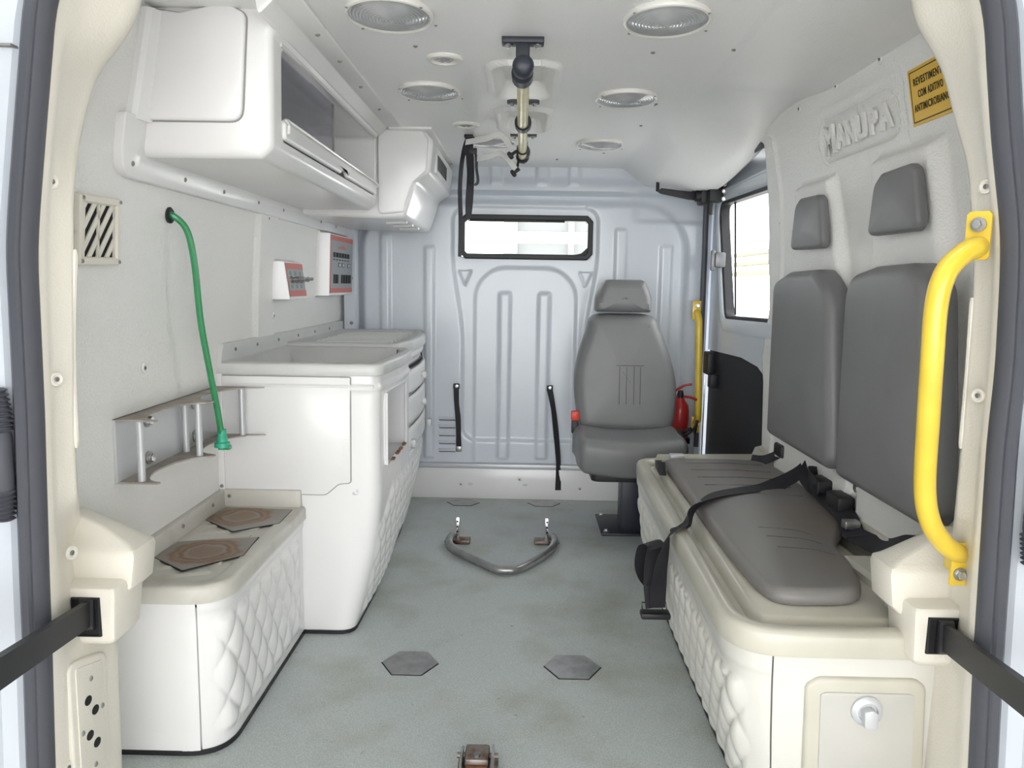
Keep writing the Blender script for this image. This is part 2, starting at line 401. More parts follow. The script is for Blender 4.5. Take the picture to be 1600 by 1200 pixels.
for Y, z in ((1.99, 1.674), (2.245, 1.674), (2.519, 1.672), (2.83, 1.345), (2.925, .945), (2.83, 1.67)):
    inst('screw', POCKET, wall_right, WR(Y, z, .001), (-1, 0, -.12 if z > 1.5 else 0))
def wall_text(g, Y0, z0, w):
    def fn(u, v, t):
        Y = Y0-u; z = z0+v; e = .01; n = (wr(Y, z+e)-wr(Y, z-e))/(2*e)
        return (wr(Y, z)-w-t, Y, z)
    return g.map(fn)
tg = G(); cur = 0
for ch, sc in (('M', 1.25), ('A', 1), ('N', 1), ('U', 1), ('P', 1), ('A', 1)):
    tg = tg + text_g(ch, .088*sc, .004, .003).map(lambda u, v, w, c=cur, s=sc: (u*.95+c+(0 if s == 1 else -.008), v, w)); cur += .066
O('raised_lettering', wall_text(tg, 2.362, 1.545, .001), LINER, wall_right, 30, label='raised letters reading MANUPA')
# --- ceiling lining
def rr(x, y, cx, cy, hx, hy, r):
    dx, dy = abs(x-cx)-hx+r, abs(y-cy)-hy+r; return math.hypot(max(dx, 0), max(dy, 0)) + min(max(dx, dy), 0) - r
def ceil_z(x, y):
    z = 1.715 - .022*clamp((y-1.5)/2.4)
    z -= .030*clamp((x-.505)/.35)*clamp((2.75-y)/.5) + .006*sstep((x-.50)/.012)*sstep((2.45-y)/.12)
    z -= .088*sstep((x-.44)/.16)*sstep((y-2.55)/1.15) + .045*sstep((x-.55)/.25)*sstep((y-2.5)/.6)
    for cy, hx, hy in ((2.36, .088, .185), (2.88, .084, .18)):
        d = rr(x, y, -.033, cy, hx, hy, .05); z -= .013*sstep((.014-abs(d-.004))/.008); z += .040*sstep((-d-.012)/.016)
    return z
def ceil_fn(a, b):
    x = -.88+1.745*a; y = 1.42+2.54*b; return (x, y, ceil_z(x, y))
ceiling = O('ceiling', grid(ceil_fn, 230, 290), CEIL, smooth=50, label='white textured roof lining', cat='ceiling', kind='structure', solid=.01, face=(0, 0, -1))
for x, y in ((-.31, 2.05), (.30, 2.08), (.40, 2.62), (.40, 2.95), (.32, 3.52), (.50, 2.05), (-.06, 3.55), (.12, 3.70)):
    inst('screw', SMALL, ceiling, (x, y, ceil_z(x, y)-.0005), (0, 0, -1), scale=1.0)
# --- partition to the cab, pressed steel
WX0, WX1, WZ0, WZ1 = -.345, .308, 1.245, 1.448
def rib(x, z, x0, x1, z0, z1, s=.012): return sstep((x-x0)/s)*sstep((x1-x)/s)*sstep((z-z0)/s)*sstep((z1-z)/s)
def part_h(x, z):
    h = 0
    h += .016*rib(x, z, -.155, -.085, .20, 1.075, .016) + .016*rib(x, z, .045, .115, .20, 1.075, .016)
    d = rr(x, z, -.015, .55, .268, .655, .17); h -= .011*sstep((-d)/.02)                       # arched sunk panel
    k = clamp((1.30-z)/.5); d2 = rr(x, z, -.022, .90, .378-.055*sstep(k), .61, .09); h -= .013*sstep(-d2/.022)
    h += .014*rib(x, z, .425, .495, .20, 1.40, .014) + .014*rib(x, z, .655, .725, .20, 1.32, .014)
    h += .012*rib(x, z, -.535, -.475, .20, 1.30, .014) + .012*rib(x, z, -.76, -.70, .20, 1.36, .014)
    for cx in (-.325, .288):                                                                # triangular dimples
        w = .036*clamp((z-1.09)/.085); 
        if 1.085 < z < 1.178: h -= .010*sstep((w-abs(x-cx))/.010)
    h += .05*sstep((z-1.555)/.02)*(.5+.5*sstep((.55-x)/.1)) - .05*sstep((z-1.59)/.06)*.5
    for cx in (-.17, .06, .22): h += .012*rib(x, z, cx-.035, cx+.035, 1.60, 1.72, .012)
    e = rr(x, z, -.03, .72, .80, .78, .22); h -= .035*sstep((e+.005)/.05)                     # outer pressed edge
    h -= .022*sstep((z-1.42)/.03)*sstep((x-.50)/.06)*sstep((1.60-z)/.05)
    return h
PNX, PNZ = 260, 240
def part_fn(a, b):
    x = -.975+1.880*a; z = 1.76*b; return (x, YP-part_h(x, z), z)
def part_skip(a, b):
    x = -.975+1.880*a; z = 1.76*b; return WX0 < x < WX1 and WZ0 < z < WZ1
wall_front = O('wall_front', grid(part_fn, PNX, PNZ, part_skip), PAINT, smooth=50, label='white pressed-steel partition between cab and patient area', cat='wall', kind='structure', solid=.006, face=(0, -1, 0))
for i, z in enumerate((.415, .374, .332, .290, .248)):
    O('louvre', prism([(YP-.001, z+.010), (YP-.013, z-.004), (YP-.001, z-.006)], 'x', -.455, -.365, .002), PAINT, wall_front)
    O('louvre_slot', box(-.452, -.368, YP-.0035, YP+.002, z-.010, z-.0055), DARK, wall_front)
O('corner_strip', prism([(-.93, YP-.05), (-.875, YP-.05), (-.865, YP-.03), (-.865, YP), (-.93, YP)], 'z', .80, 1.45, .004), PAINT, wall_front)
for z in (.905, 1.13): inst('screw', SMALL, wall_front, (-.893, YP-.051, z), (0, -1, 0), scale=1.6)
# --- partition window
def ring(poly, d, y0, y1, axis='y'):
    inner = offset(poly, d)
    if area2(poly) < 0: poly = poly[::-1]
    n = len(poly)
    def P(p, w): return {'y': (p[0], w, p[1]), 'x': (w, p[0], p[1]), 'z': (p[0], p[1], w)}[axis]
    loops = [[P(p, y1) for p in poly], [P(p, y0+.004*(1 if y1 > y0 else -1)) for p in poly], [P(p, y0) for p in offset(poly, d*.18)], [P(p, y0) for p in offset(poly, d*.82)], [P(p, y0+.004*(1 if y1 > y0 else -1)) for p in inner], [P(p, y1) for p in inner]]
    return loft(loops+[loops[0]], False, False)
win = thing('window_1', (-.018, YP, 1.237), 'black-framed sliding window in the cab partition', 'window', kind='structure')
wp = [(-.352+.028, 1.237), (.317-.028, 1.237), (.317, 1.237+.028), (.317, 1.456-.028), (.317-.028, 1.456), (-.352+.028, 1.456), (-.352, 1.456-.028), (-.352, 1.237+.028)]
O('window_frame', ring(wp, .026, YP-.022, YP+.03), BLACK, win, 40)
O('slide_rail', box(-.31, .175, YP-.012, YP+.004, 1.422, 1.434, .002), BLACK, win)
O('pane', box(-.33, -.07, YP+.012, YP+.016, 1.255, 1.44), GLASS, win, 0)
pane2 = O('pane', box(-.085, .30, YP+.002, YP+.006, 1.255, 1.44), GLASS, win, 0)
O('rubber_corner', prism(rpoly([(.292, 1.30), (.292, 1.262), (.225, 1.262), (.262, 1.272)], 0), 'y', YP-.016, YP+.004, .002), BLACK, win)
# --- white skirting and its grey cap along the partition
bb = O('baseboard_front', box(-.64, .90, YP-.036, YP-.002, 0, .160, .004), GELCOAT, label='white skirting board below the partition', cat='skirting', kind='structure')
O('cap_strip', box(-.64, .90, YP-.030, YP+.01, .160, .184, .004), ALUM, bb)
for x, z in ((-.335, .075), (-.03, .106), (.285, .062)): inst('screw', POCKET, bb, (x, YP-.037, z), (0, -1, 0), scale=1.1)
for x in (-.285, .0):
    O('scuff', lathe([(.014, 0), (.001, .0006)], (x-.0, YP-.0362, .078), (0, -1, 0), 10, 1, .5), ALUM, bb)
# --- rear opening: pillars, seal, jambs, doors
ZS = [0, .21, .46, .58, .82, .87, .98, 1.145, 1.216, 1.355, 1.456, 1.555, 1.66, 1.74]
LSEAL = [-.872, -.869, -.860, -.857, -.849, -.847, -.845, -.842, -.834, -.814, -.799, -.784, -.735, -.62]
RSEAL = [.800, .797, .785, .781, .773, .772, .774, .767, .760, .732, .716, .701, .655, .55]
LIN = ([0, .37, .46, .64, .78, 1.274, 1.369, 1.487, 1.58, 1.625, 1.74], [-.858, -.851, -.900, -.916, -.916, -.890, -.874, -.837, -.755, -.743, -.70])
RIN = ([0, .41, .50, .64, .81, 1.117, 1.176, 1.328, 1.384, 1.429, 1.47, 1.503, 1.527, 1.544, 1.575, 1.62, 1.74], [.800, .800, .815, .815, .815, .811, .806, .784, .764, .746, .733, .721, .709, .693, .667, .655, .62])
def smooth_interp(z, xs, ys, h=.03): return sum(interp(z+k*h/2, xs, ys) for k in (-2, -1, 0, 1, 2))/5
def pillar(side):
    xs_seal = LSEAL if side < 0 else RSEAL; tab = LIN if side < 0 else RIN; y_ref = 1.50 if side < 0 else 1.45
    def row(z):
        xa = smooth_interp(z, ZS, xs_seal); s = side; q = 0
        yt = 1.372 + .06*sstep((z-1.22)/.25); yin = y_ref + (yt-y_ref)*sstep((z-.60)/.12); f = yin/y_ref     # lower part runs deep into the van, upper part is a shallow face
        xb = -.02 + (smooth_interp(1.11+(z-1.11)/f, *tab)+.02)*f
        wallx = s*.985
        prof = [(xa+s*.02, 1.295), (xa, 1.297), (xa-s*.003, 1.303), (xa+(xb-xa)*.12, 1.307+(yin-1.31)*.15), (xa+(xb-xa)*.25+s*.003, 1.307+(yin-1.31)*.25), (xa+(xb-xa)*.35+s*.004, 1.307+(yin-1.31)*.4),
                (xa+(xb-xa)*.9+s*.004, 1.307+(yin-1.31)*.72), (xb+s*.002, 1.307+(yin-1.31)*.88), (xb, yin-.006), (xb+s*.004, yin+.006), (xb+s*.02, yin+.014), (wallx, yin+.03)]
        return [(x, y, z) for x, y in prof]
    rows = [row(1.76*i/110) for i in range(111)]
    return loft(rows, False, False, closed=False)
trim_l = O('trim_1', pillar(-1), CREAM, smooth=45, label='cream moulded lining of the left rear pillar', cat='pillar trim', kind='structure')
trim_r = O('trim_2', pillar(1), CREAM, smooth=45, label='cream moulded lining of the right rear pillar', cat='pillar trim', kind='structure')
O('bead', tube(cr([(-.821, 1.372, 1.16), (-.832, 1.372, 1.037), (-.838, 1.372, .924), (-.839, 1.372, .80)], 6), [.003]+[.006]*17+[.003], 8), CREAM, trim_l)
O('bead', tube(cr([(.767, 1.371, 1.10), (.770, 1.371, 1.0), (.771, 1.371, .92), (.771, 1.371, .83)], 6), [.003]+[.005]*17+[.003], 8), CREAM, trim_r)
for x, y, z in ((-.829, 1.330, 1.272), (-.842, 1.330, .932)): inst('screw', POCKETC, trim_l, (x, y, z), (.9, -.45, 0), scale=.95)
for x, y, z in ((-.862, 1.37, .60), (-.872, 1.335, .19)): inst('screw', POCKETC, trim_l, (x+.004, y, z), (.97, -.2, 0), scale=1.0)
for x, y, z in ((.749, 1.330, 1.285), (.768, 1.330, .932)): inst('screw', POCKETC, trim_r, (x, y, z), (-.9, -.42, 0), scale=.95)
# moulded housings for the door check straps
def housing(s, xs, xu, parent, yf, yw):
    # socket box (inner face at xs) with a shoulder above it (inner face at xu) running back to the wall
    def blk(levels, xin):
        L = []
        for z, d, y0, y1 in levels:
            X = lambda k: xin+s*(d+k)
            L.append([(X(0), y0+.010, z), (X(.003), y0+.003, z), (X(.010), y0, z), (s*.95, y0, z), (s*.95, y1, z), (X(.014), y1, z), (X(.004), y1-.004, z), (X(0), y1-.014, z)])
        return loft(L)
    lo = blk(((.392, .030, yf+.022, yf+.07), (.402, .016, yf+.006, yf+.10), (.412, .010, yf, yf+.11), (.506, .004, yf-.002, yf+.12), (.514, .007, yf+.002, yf+.12), (.518, .016, yf+.010, yf+.12)), xs)
    up = blk(((.482, .022, yf+.05, yf+.12), (.498, .006, yf+.045, yf+.145), (.560, 0, yf+.05, yf+.150), (.572, .004, yf+.054, yf+.150), (.580, .016, yf+.062, yf+.14), (.615, .075, yf+.075, yf+.13), (.640, .125, yf+.08, yf+.12)), xu)
    O('strap_housing', lo, CREAM, parent, 32); O('housing_shoulder', up, CREAM, parent, 32)
housing(-1, -.795, -.785, trim_l, 1.405, 1.5); housing(1, .722, .700, trim_r, 1.395, 1.45)
def socket(x0, x1, y, z0, z1, parent):
    g = box(x0, x1, y-.0015, y+.002, z0, z1)
    O('socket', ring([(x0, z0), (x1, z0), (x1, z1), (x0, z1)], .004, y-.004, y+.004), BLACK, parent); O('socket_opening', g, DARK, parent)
socket(-.884, -.829, 1.4025, .420, .499, trim_l); socket(.752, .812, 1.3925, .428, .500, trim_r)
# socket outlet plate low on the left pillar, four round holes
pl = thing('outlet_plate', (-.893, 1.44, .11), 'cream blank socket plate with four drilled holes, low on the left pillar', 'outlet plate')
def LP(u, v, w=0): # plate lies on the slanted reveal of the left pillar
    p0 = Vector((-.868, 1.355, 0)); t = Vector((.010, .15, 0)).normalized(); n = Vector((t.y, -t.x, 0)); q = p0 + t*u*1.25 + n*(.0+w); return (q.x, q.y, v)
pp = rpoly([(-.012, .135), (.080, .115), (.080, .365), (-.012, .395)], .022)
O('plate', pillow(pp, LP, .010, .005, base=-.014), CREAM, pl)
O('inset_panel', prism(offset(pp, .014), 'z', .006, .0122, .0015).map(lambda a, b, c: LP(a, b, c)), CREAM, pl)
for u, v in ((.026, .296), (.042, .266), (.026, .224), (.042, .197)):
    O('hole', prism([(u+.0085*math.cos(a*PI/6), v+.0095*math.sin(a*PI/6)) for a in range(12)], 'z', .012, .0133).map(lambda a, b, c: LP(a, b, c)), DARK, pl)
for u, v in ((.036, .335), (.060, .262), (.010, .240), (.036, .155)): inst('screw', SMALL, pl, LP(u, v, .0125), (.99, .14, 0), scale=.9)
# rubber seal: one strip up the left, over the top, down the right
def seal_profile(x, z, tx, tz):
    # cross-section in (outward normal in XZ, Y)
    nx, nz = tz, -tx
    pts = [(0.0, 1.300), (-.006, 1.288), (-.004, 1.272), (.006, 1.262), (.012, 1.266), (.016, 1.262), (.028, 1.262), (.037, 1.272), (.039, 1.288), (.034, 1.300)]
    return [(x+nx*a, y, z+nz*a) for a, y in pts]
sp = [(smooth_interp(z, ZS, LSEAL), z) for z in [i*.04 for i in range(0, 43)]]
sq = [(smooth_interp(z, ZS, RSEAL), z) for z in [i*.04 for i in range(0, 43)]]
top = [(-.60, 1.745), (-.5, 1.765), (-.2, 1.775), (.1, 1.775), (.42, 1.765), (.54, 1.745)]
sp2 = cr(sp+top+sq[::-1], 2); loops = []
for i, p in enumerate(sp2):
    a, b = Vector(sp2[max(i-1, 0)]), Vector(sp2[min(i+1, len(sp2)-1)]); t = (b-a).normalized()
    loops.append(seal_profile(p[0], p[1], -t.x, -t.y))
O('trim_3', loft(loops), RUBBER, smooth=40, label='black rubber seal around the rear door opening', cat='door seal', kind='structure')
# painted body jambs outside the seal, roof header, sill
def jamb(side, tab):
    rows = []
    for i in range(46):
        z = -.12+i*.042; x = smooth_interp(max(z, 0), ZS, tab)+side*.03; s = side
        rows.append([(x-s*.02, 1.305, z), (x, 1.292, z), (x+s*.018, 1.288, z), (x+s*.024, 1.280, z), (x+s*.05, 1.276, z), (x+s*.058, 1.262, z), (x+s*.115, 1.258, z), (x+s*.13, 1.30, z), (x+s*.13, 1.60, z)])
    return loft(rows, False, False, closed=False)
jl = O('trim_4', jamb(-1, LSEAL), PAINT, label='white painted door jamb outside the left seal', cat='door jamb', kind='structure')
jr = O('trim_5', jamb(1, RSEAL), PAINT, label='white painted door jamb outside the right seal', cat='door jamb', kind='structure')
O('panel_joint', box(-.935, -.845, 1.268, 1.2872, 1.475, 1.479), SEAMM, jl); O('panel_joint', box(.775, .86, 1.268, 1.2872, 1.50, 1.504), SEAMM, jr)
O('trim_6', box(-.80, .80, 1.30, 1.52, 1.735, 1.86, .02), CREAM, label='cream roof header over the rear opening', cat='roof header', kind='structure')
O('trim_7', box(-.92, .92, 1.18, 1.30, -.14, -.002, .01), RUBBER, label='black rear door sill', cat='door sill', kind='structure')
def rear_door(name, s, x0, lab):
    d = thing(name, (x0, .85, -.1), lab, 'door', kind='structure')
    O('door_skin', box(min(x0, x0+s*.05), max(x0, x0+s*.05), .50, 1.235, -.10, 1.80, .012), PAINT, d)
    O('inner_trim_panel', box(min(x0-s*.012, x0), max(x0-s*.012, x0), .56, 1.18, .0, .85, .006), GELCOAT, d)
    O('door_window', box(min(x0-s*.008, x0), max(x0-s*.008, x0), .60, 1.15, .98, 1.62, .004), DARK, d)
    return d
rear_door('door_2', -1, -1.02, 'left rear door folded open'); rear_door('door_3', 1, .965, 'right rear door folded open')
# --- sliding side door on the right
DX = .925
sd = thing('door_1', (DX, 3.42, 0), 'white sliding side door with window and black lower panel', 'door', kind='structure')
# white inner skin with a window opening: four bands around the opening
wo = [(2.60, .985), (3.60, .965), (3.815, 1.52), (2.60, 1.50)]
wor = rpoly(wo, [0, .07, .07, 0], 6)
outer = [(2.60, .78), (2.98, .775), (3.06, .80), (3.30, .815), (3.90, .80), (3.92, 1.78), (2.60, 1.78)]
def fill_between(outer, inner, w0, w1):
    # plate with a hole, triangulated by Blender
    bm = bmesh.new(); vo = [bm.verts.new((w0, *p)) for p in outer]; vi = [bm.verts.new((w0, *p)) for p in inner]; es = []
    for L in (vo, vi):
        for i in range(len(L)): es.append(bm.edges.new((L[i], L[(i+1) % len(L)])))
    bmesh.ops.triangle_fill(bm, use_beauty=True, edges=es); r = bmesh.ops.extrude_face_region(bm, geom=list(bm.faces))
    for e in r['geom']:
        if isinstance(e, bmesh.types.BMVert): e.co.x = w1
    bmesh.ops.recalc_face_normals(bm, faces=list(bm.faces)); return from_bm(bm)
O('inner_skin', fill_between(outer, wor, DX-.012, DX+.02), PAINT, sd, 30)
O('window_recess', ring(offset(wor, -.055), .058, DX-.026, DX+.02, 'x'), PAINT, sd, 40)
wf = O('window_frame', ring(offset(wor, -.004), .022, DX-.014, DX+.03, 'x'), BLACK, sd, 40)
O('pane', prism(offset(wor, .008), 'x', DX+.014, DX+.018), GLASS, sd, 0)
O('glass_divider', prism([(3.50, .99), (3.506, .99), (3.606, 1.505), (3.60, 1.505)], 'x', DX+.006, DX+.014), BLACK, sd)
O('window_latch', box(DX-.055, DX-.006, 3.655, 3.715, 1.205, 1.275, .008)+box(DX-.07, DX-.05, 3.668, 3.70, 1.19, 1.285, .006), SCREWM, sd)
O('lower_panel', prism([(2.60, .02), (3.88, .02), (3.88, .80), (3.30, .812), (3.06, .80), (2.60, .79)], 'x', DX-.006, DX+.02, .004), BLACKP, sd)
O('top_groove', box(DX-.030, DX-.010, 2.7, 3.86, 1.555, 1.565, .002), PAINT, sd)
# hinge bracket and arm at the top front corner
hb = O('slide_hinge', box(.80, .845, 3.70, 3.80, 1.50, 1.585, .010)+box(.83, .895, 3.66, 3.72, 1.505, 1.60, .01), BLACK, sd)
O('hinge_arm', prism(rpoly([(.60, 1.562), (.62, 1.575), (.76, 1.560), (.80, 1.575), (.80, 1.52), (.75, 1.525), (.62, 1.55)], .006), 'y', 3.74, 3.765, .004), BLACK, sd)
O('hinge_roller', rod((.603, 3.75, 1.56), (.603, 3.75, 1.61), .008)+rod((.842, 3.69, 1.45), (.842, 3.69, 1.62), .016)+rod((.78, 3.73, 1.54), (.845, 3.73, 1.54), .028), BLACK, sd)
for z in (1.52, 1.555, 1.585): inst('bolt', BOLT, sd, (.895, 3.655, z), (-.3, -1, 0), scale=.8)
O('door_lock', box(.868, .905, 3.70, 3.80, .69, .80, .008)+box(.875, .915, 3.66, 3.72, .63, .70, .006), BLACK, sd)
O('door_edge_seal', tube(cr([(.874, 3.885, .30), (.874, 3.885, .8), (.872, 3.89, 1.3), (.868, 3.885, 1.55), (.862, 3.84, 1.605), (.854, 3.5, 1.625), (.850, 3.1, 1.635), (.850, 2.92, 1.64)], 6), .014, 8), RUBBER, sd)
O('door_edge_flange', box(.865, .90, 3.893, 3.925, .02, 1.62, .004), PAINT, sd)
O('bright_strip', rod((.893, 3.845, .05), (.893, 3.845, .67), .0035, 6), CHROME, sd)
O('trim_8', box(-1.04, 1.04, 1.30, 4.02, 1.775, 1.87, .03), PAINT, label='white van roof above the lining', cat='roof', kind='structure')
O('trim_9', box(-1.03, -.965, 1.56, 4.02, -.12, 1.80), PAINT, label='white outer body side behind the left lining', cat='body side', kind='structure')
O('trim_10', box(.965, 1.03, 1.56, 2.72, -.12, 1.80), PAINT, label='white outer body side behind the right lining', cat='body side', kind='structure')
O('trim_11', box(.885, 1.0, 3.93, 4.02, -.12, 1.80, .006), PAINT, label='white door post between partition and sliding door', cat='door post', kind='structure')
# ================================================================== LEFT SIDE
# --- overhead cupboard
oc = thing('overhead_cupboard', (-.76, 2.42, 1.33), 'white overhead cupboard with open front, high on the left wall', 'cupboard')
prof = [(-.945, 1.388), (-.63, 1.388), (-.602, 1.412), (-.598, 1.66), (-.56, 1.725), (-.945, 1.735)]
def cut(o, g):
    c = O('cutter', g, DARK); md = o.modifiers.new('b', 'BOOLEAN'); md.operation = 'DIFFERENCE'; md.solver = 'EXACT'; md.object = c
    bpy.context.view_layer.update(); dg = bpy.context.evaluated_depsgraph_get(); me = bpy.data.meshes.new_from_object(o.evaluated_get(dg))
    o.modifiers.clear(); old = o.data; o.data = me; me.name = o.name; bpy.data.meshes.remove(old); bpy.data.objects.remove(c)
    me.shade_smooth(); me.set_sharp_from_angle(angle=math.radians(35))
body = O('body', prism(rpoly(prof, [0, .03, .03, .02, 0, 0], 6), 'y', 1.80, 3.05, .022, 4), GELCOAT, oc)
cut(body, prism(rpoly([(1.868, 1.438), (2.995, 1.438), (2.995, 1.655), (1.868, 1.648)], .022), 'x', -.90, -.40))
# front bezel groove above the opening, folding lip below
O('slide_track', box(-.602, -.594, 1.862, 3.0, 1.650, 1.660, .002), TRAYM, oc)
lip = O('retaining_flap', pillow(rpoly([(1.872, 1.442), (2.43, 1.442), (2.455, 1.455), (2.50, 1.455), (2.525, 1.442), (2.992, 1.442), (2.992, 1.492), (2.60, 1.494), (1.90, 1.497), (1.872, 1.485)], .012), lambda u, v, w: (-.606+w, u, v), .014, .007), GELCOAT, oc)
O('handle_bead', tube(cr([(-.589, 1.885, 1.458), (-.587, 1.882, 1.478), (-.587, 1.90, 1.486), (-.587, 2.4, 1.484), (-.587, 2.96, 1.482), (-.589, 2.975, 1.47)], 5), .0035, 6), GELCOAT, lip)
O('pane', box(-.622, -.617, 1.90, 2.44, 1.445, 1.65), SMOKE, oc, 0)
O('pane_edge', box(-.623, -.616, 2.438, 2.443, 1.445, 1.65), SEAMM, oc)
O('inner_shelf', box(-.898, -.66, 1.872, 2.99, 1.505, 1.513, .003), CHALK, oc)
# end panel facing the rear door
ep = rpoly([(-.945, 1.468), (-.668, 1.468), (-.652, 1.70), (-.70, 1.722), (-.80, 1.700), (-.89, 1.712)], [.01, .03, .02, .03, .04, .03])
O('panel_gap', prism(offset(ep, -.0025), 'y', 1.797, 1.803), SEAMM, oc)
O('end_panel', prism(ep, 'y', 1.786, 1.802, .006, 3), GELCOAT, oc)
O('end_flange', loft([[(wl(0, z)-.01, 1.742+k, z), (wl(0, z)+.012, 1.742+k, z), (wl(0, z)+.022, 1.750+k, z), (wl(0, z)+.034, 1.80, z), (wl(0, z)-.01, 1.80, z)] for z, k in ((1.462, 0), (1.58, .006), (1.70, .012))]), GELCOAT, oc)
lf = rpoly([(1.705, 1.334), (3.90, 1.334), (3.90, 1.400), (1.80, 1.400), (1.80, 1.470), (1.705, 1.470)], [.06, 0, 0, .01, .004, .012], 8)
lf2 = []
for i in range(len(lf)):   # split the long edges so that the strip follows the wall
    p, q = lf[i], lf[(i+1) % len(lf)]; n = max(1, int(math.hypot(q[0]-p[0], q[1]-p[1])/.12))
    lf2 += [(p[0]+(q[0]-p[0])*k/n, p[1]+(q[1]-p[1])*k/n) for k in range(n)]
O('wall_flange', prism(lf2, 'x', 0, .026, .006, 3).map(lambda x, y, z: (wl(y, z)-.006+x, y, z)), GELCOAT, oc)
for Y in (1.752, 2.02, 2.278, 2.571, 2.834, 3.353, 3.617): inst('screw', SMALL, oc, (wl(Y, 1.365)+.0205, Y, 1.365), (1, 0, -.1))
cf = [(-.60, 1.70), (-.565, 1.718), (-.505, 1.712), (-.50, 1.700), (-.56, 1.698), (-.595, 1.665)]
O('ceiling_flange', prism(rpoly(cf, .008), 'y', 1.70, 3.05, .004), GELCOAT, oc)
for Y in (1.93, 2.15, 2.42, 2.72): inst('screw', SMALL, oc, (-.528, Y, 1.6975), (.1, 0, -1))
# --- air unit in the far corner
au = thing('air_unit', (-.65, 3.5, 1.36), 'white air-conditioning housing with slotted vent in the far left ceiling corner', 'air conditioner')
pa = [(-.935, 1.372), (-.60, 1.360), (-.50, 1.362), (-.478, 1.42), (-.452, 1.505), (-.398, 1.54), (-.385, 1.66), (-.425, 1.708), (-.935, 1.72)]
O('body', prism(rpoly(pa, [0, .03, .03, .02, .03, .02, .02, .02, 0], 5), 'y', 3.075, 3.90, .016, 4), GELCOAT, au)
O('front_panel', prism(rpoly([(-.60, 1.375), (-.495, 1.385), (-.492, 1.42), (-.462, 1.50), (-.41, 1.545), (-.405, 1.66), (-.425, 1.695), (-.60, 1.70)], .02), 'y', 3.060, 3.08, .006, 3), GELCOAT, au)
O('vent_recess', box(-.402, -.3865, 3.20, 3.60, 1.555, 1.645, .004), GELCOAT, au)
for i in range(9):
    y = 3.235+i*.041; O('vent_slot', prism([(y, 1.572), (y+.014, 1.572), (y+.026, 1.632), (y+.012, 1.632)], 'x', -.40, -.3845), DARK, au)
for y in (3.25, 3.42, 3.6): O('grip_rib', tube([(-.60, y, 1.358), (-.51, y-.03, 1.358)], .006, 6), GELCOAT, au)
O('ceiling_flange', box(-.55, -.385, 3.02, 3.90, 1.692, 1.704, .004), GELCOAT, au)
# --- slotted vent near the rear left pillar
def WL(Y, z, w=0.): return (wl(Y, z)+w, Y, z)
vg = thing('wall_vent', (-.935, 1.645, 1.133), 'white square vent grille with diagonal slots beside the left pillar', 'vent grille')
vr = [(1.565, 1.135), (1.725, 1.138), (1.72, 1.284), (1.565, 1.28)]
O('backing', prism(offset(vr, .012), 'x', 0, .003).map(lambda x, y, z: WL(y, z, .0042+x)), DARK, vg)
O('rim', ring(rpoly(vr, .008), .018, .016, .0, 'x').map(lambda x, y, z: WL(y, z, .002+x)), CREAM, vg)
def clip(poly, a, b, c):  # keep a*x+b*y<=c
    out = []
    for i in range(len(poly)):
        p, q = poly[i-1], poly[i]; dp, dq = a*p[0]+b*p[1]-c, a*q[0]+b*q[1]-c
        if (dp <= 0) != (dq <= 0):
            t = dp/(dp-dq); out.append((p[0]+(q[0]-p[0])*t, p[1]+(q[1]-p[1])*t))
        if dq <= 0: out.append(q)
    return out
inner = [(1.580, 1.150), (1.708, 1.152), (1.704, 1.268), (1.580, 1.264)]
for k in range(-6, 8):
    w = .017
    q = clip(clip(inner, 1, -.78, 1.644-.78*1.209+k*.034+w), -1, .78, -(1.644-.78*1.209+k*.034))
    if len(q) > 2 and abs(area2(q)) > 2e-4: O('slat', prism(q, 'x', 0, .004, .001, 1).map(lambda x, y, z: WL(y, z, .0075+x)), CREAM, vg)
O('divider', prism([(1.640, 1.150), (1.646, 1.150), (1.646, 1.266), (1.640, 1.266)], 'x', 0, .008).map(lambda x, y, z: WL(y, z, .0035+x)), CREAM, vg)
for y, z in ((1.573, 1.272), (1.716, 1.276), (1.573, 1.144), (1.717, 1.146)): inst('screw', SMALL, vg, WL(y, z, .0185), (1, 0, 0), scale=.7)
# --- green oxygen hose
hs = thing('oxygen_hose', (-.90, 2.05, .63), 'bright green oxygen hose hanging from a wall grommet to the bottle rack', 'hose')
hp = cr([(-.945, 1.985, 1.273), (-.92, 1.985, 1.270), (-.895, 2.005, 1.235), (-.885, 2.02, 1.15), (-.885, 2.045, 1.0), (-.88, 2.085, .85), (-.875, 2.115, .74), (-.872, 2.128, .668)], 8)
O('tube', tube(hp, .0085, 10), GREEN, hs)
O('grommet', lathe([(.020, -.002), (.021, .004), (.016, .008), (.010, .006)], (wl(1.985, 1.272)+.001, 1.985, 1.272), (1, 0, 0), 16), BLACK, hs)
fit = O('connector', lathe([(.012, .69), (.0125, .672), (.015, .668), (.015, .655), (.021, .652), (.022, .640), (.012, .637), (.009, .632)], (-.872, 2.13, 0), (0, 0, 1), 14), GREEN2, hs)
O('connector_wing', box(-.882, -.848, 2.12, 2.14, .632, .645, .003), GREEN, fit)
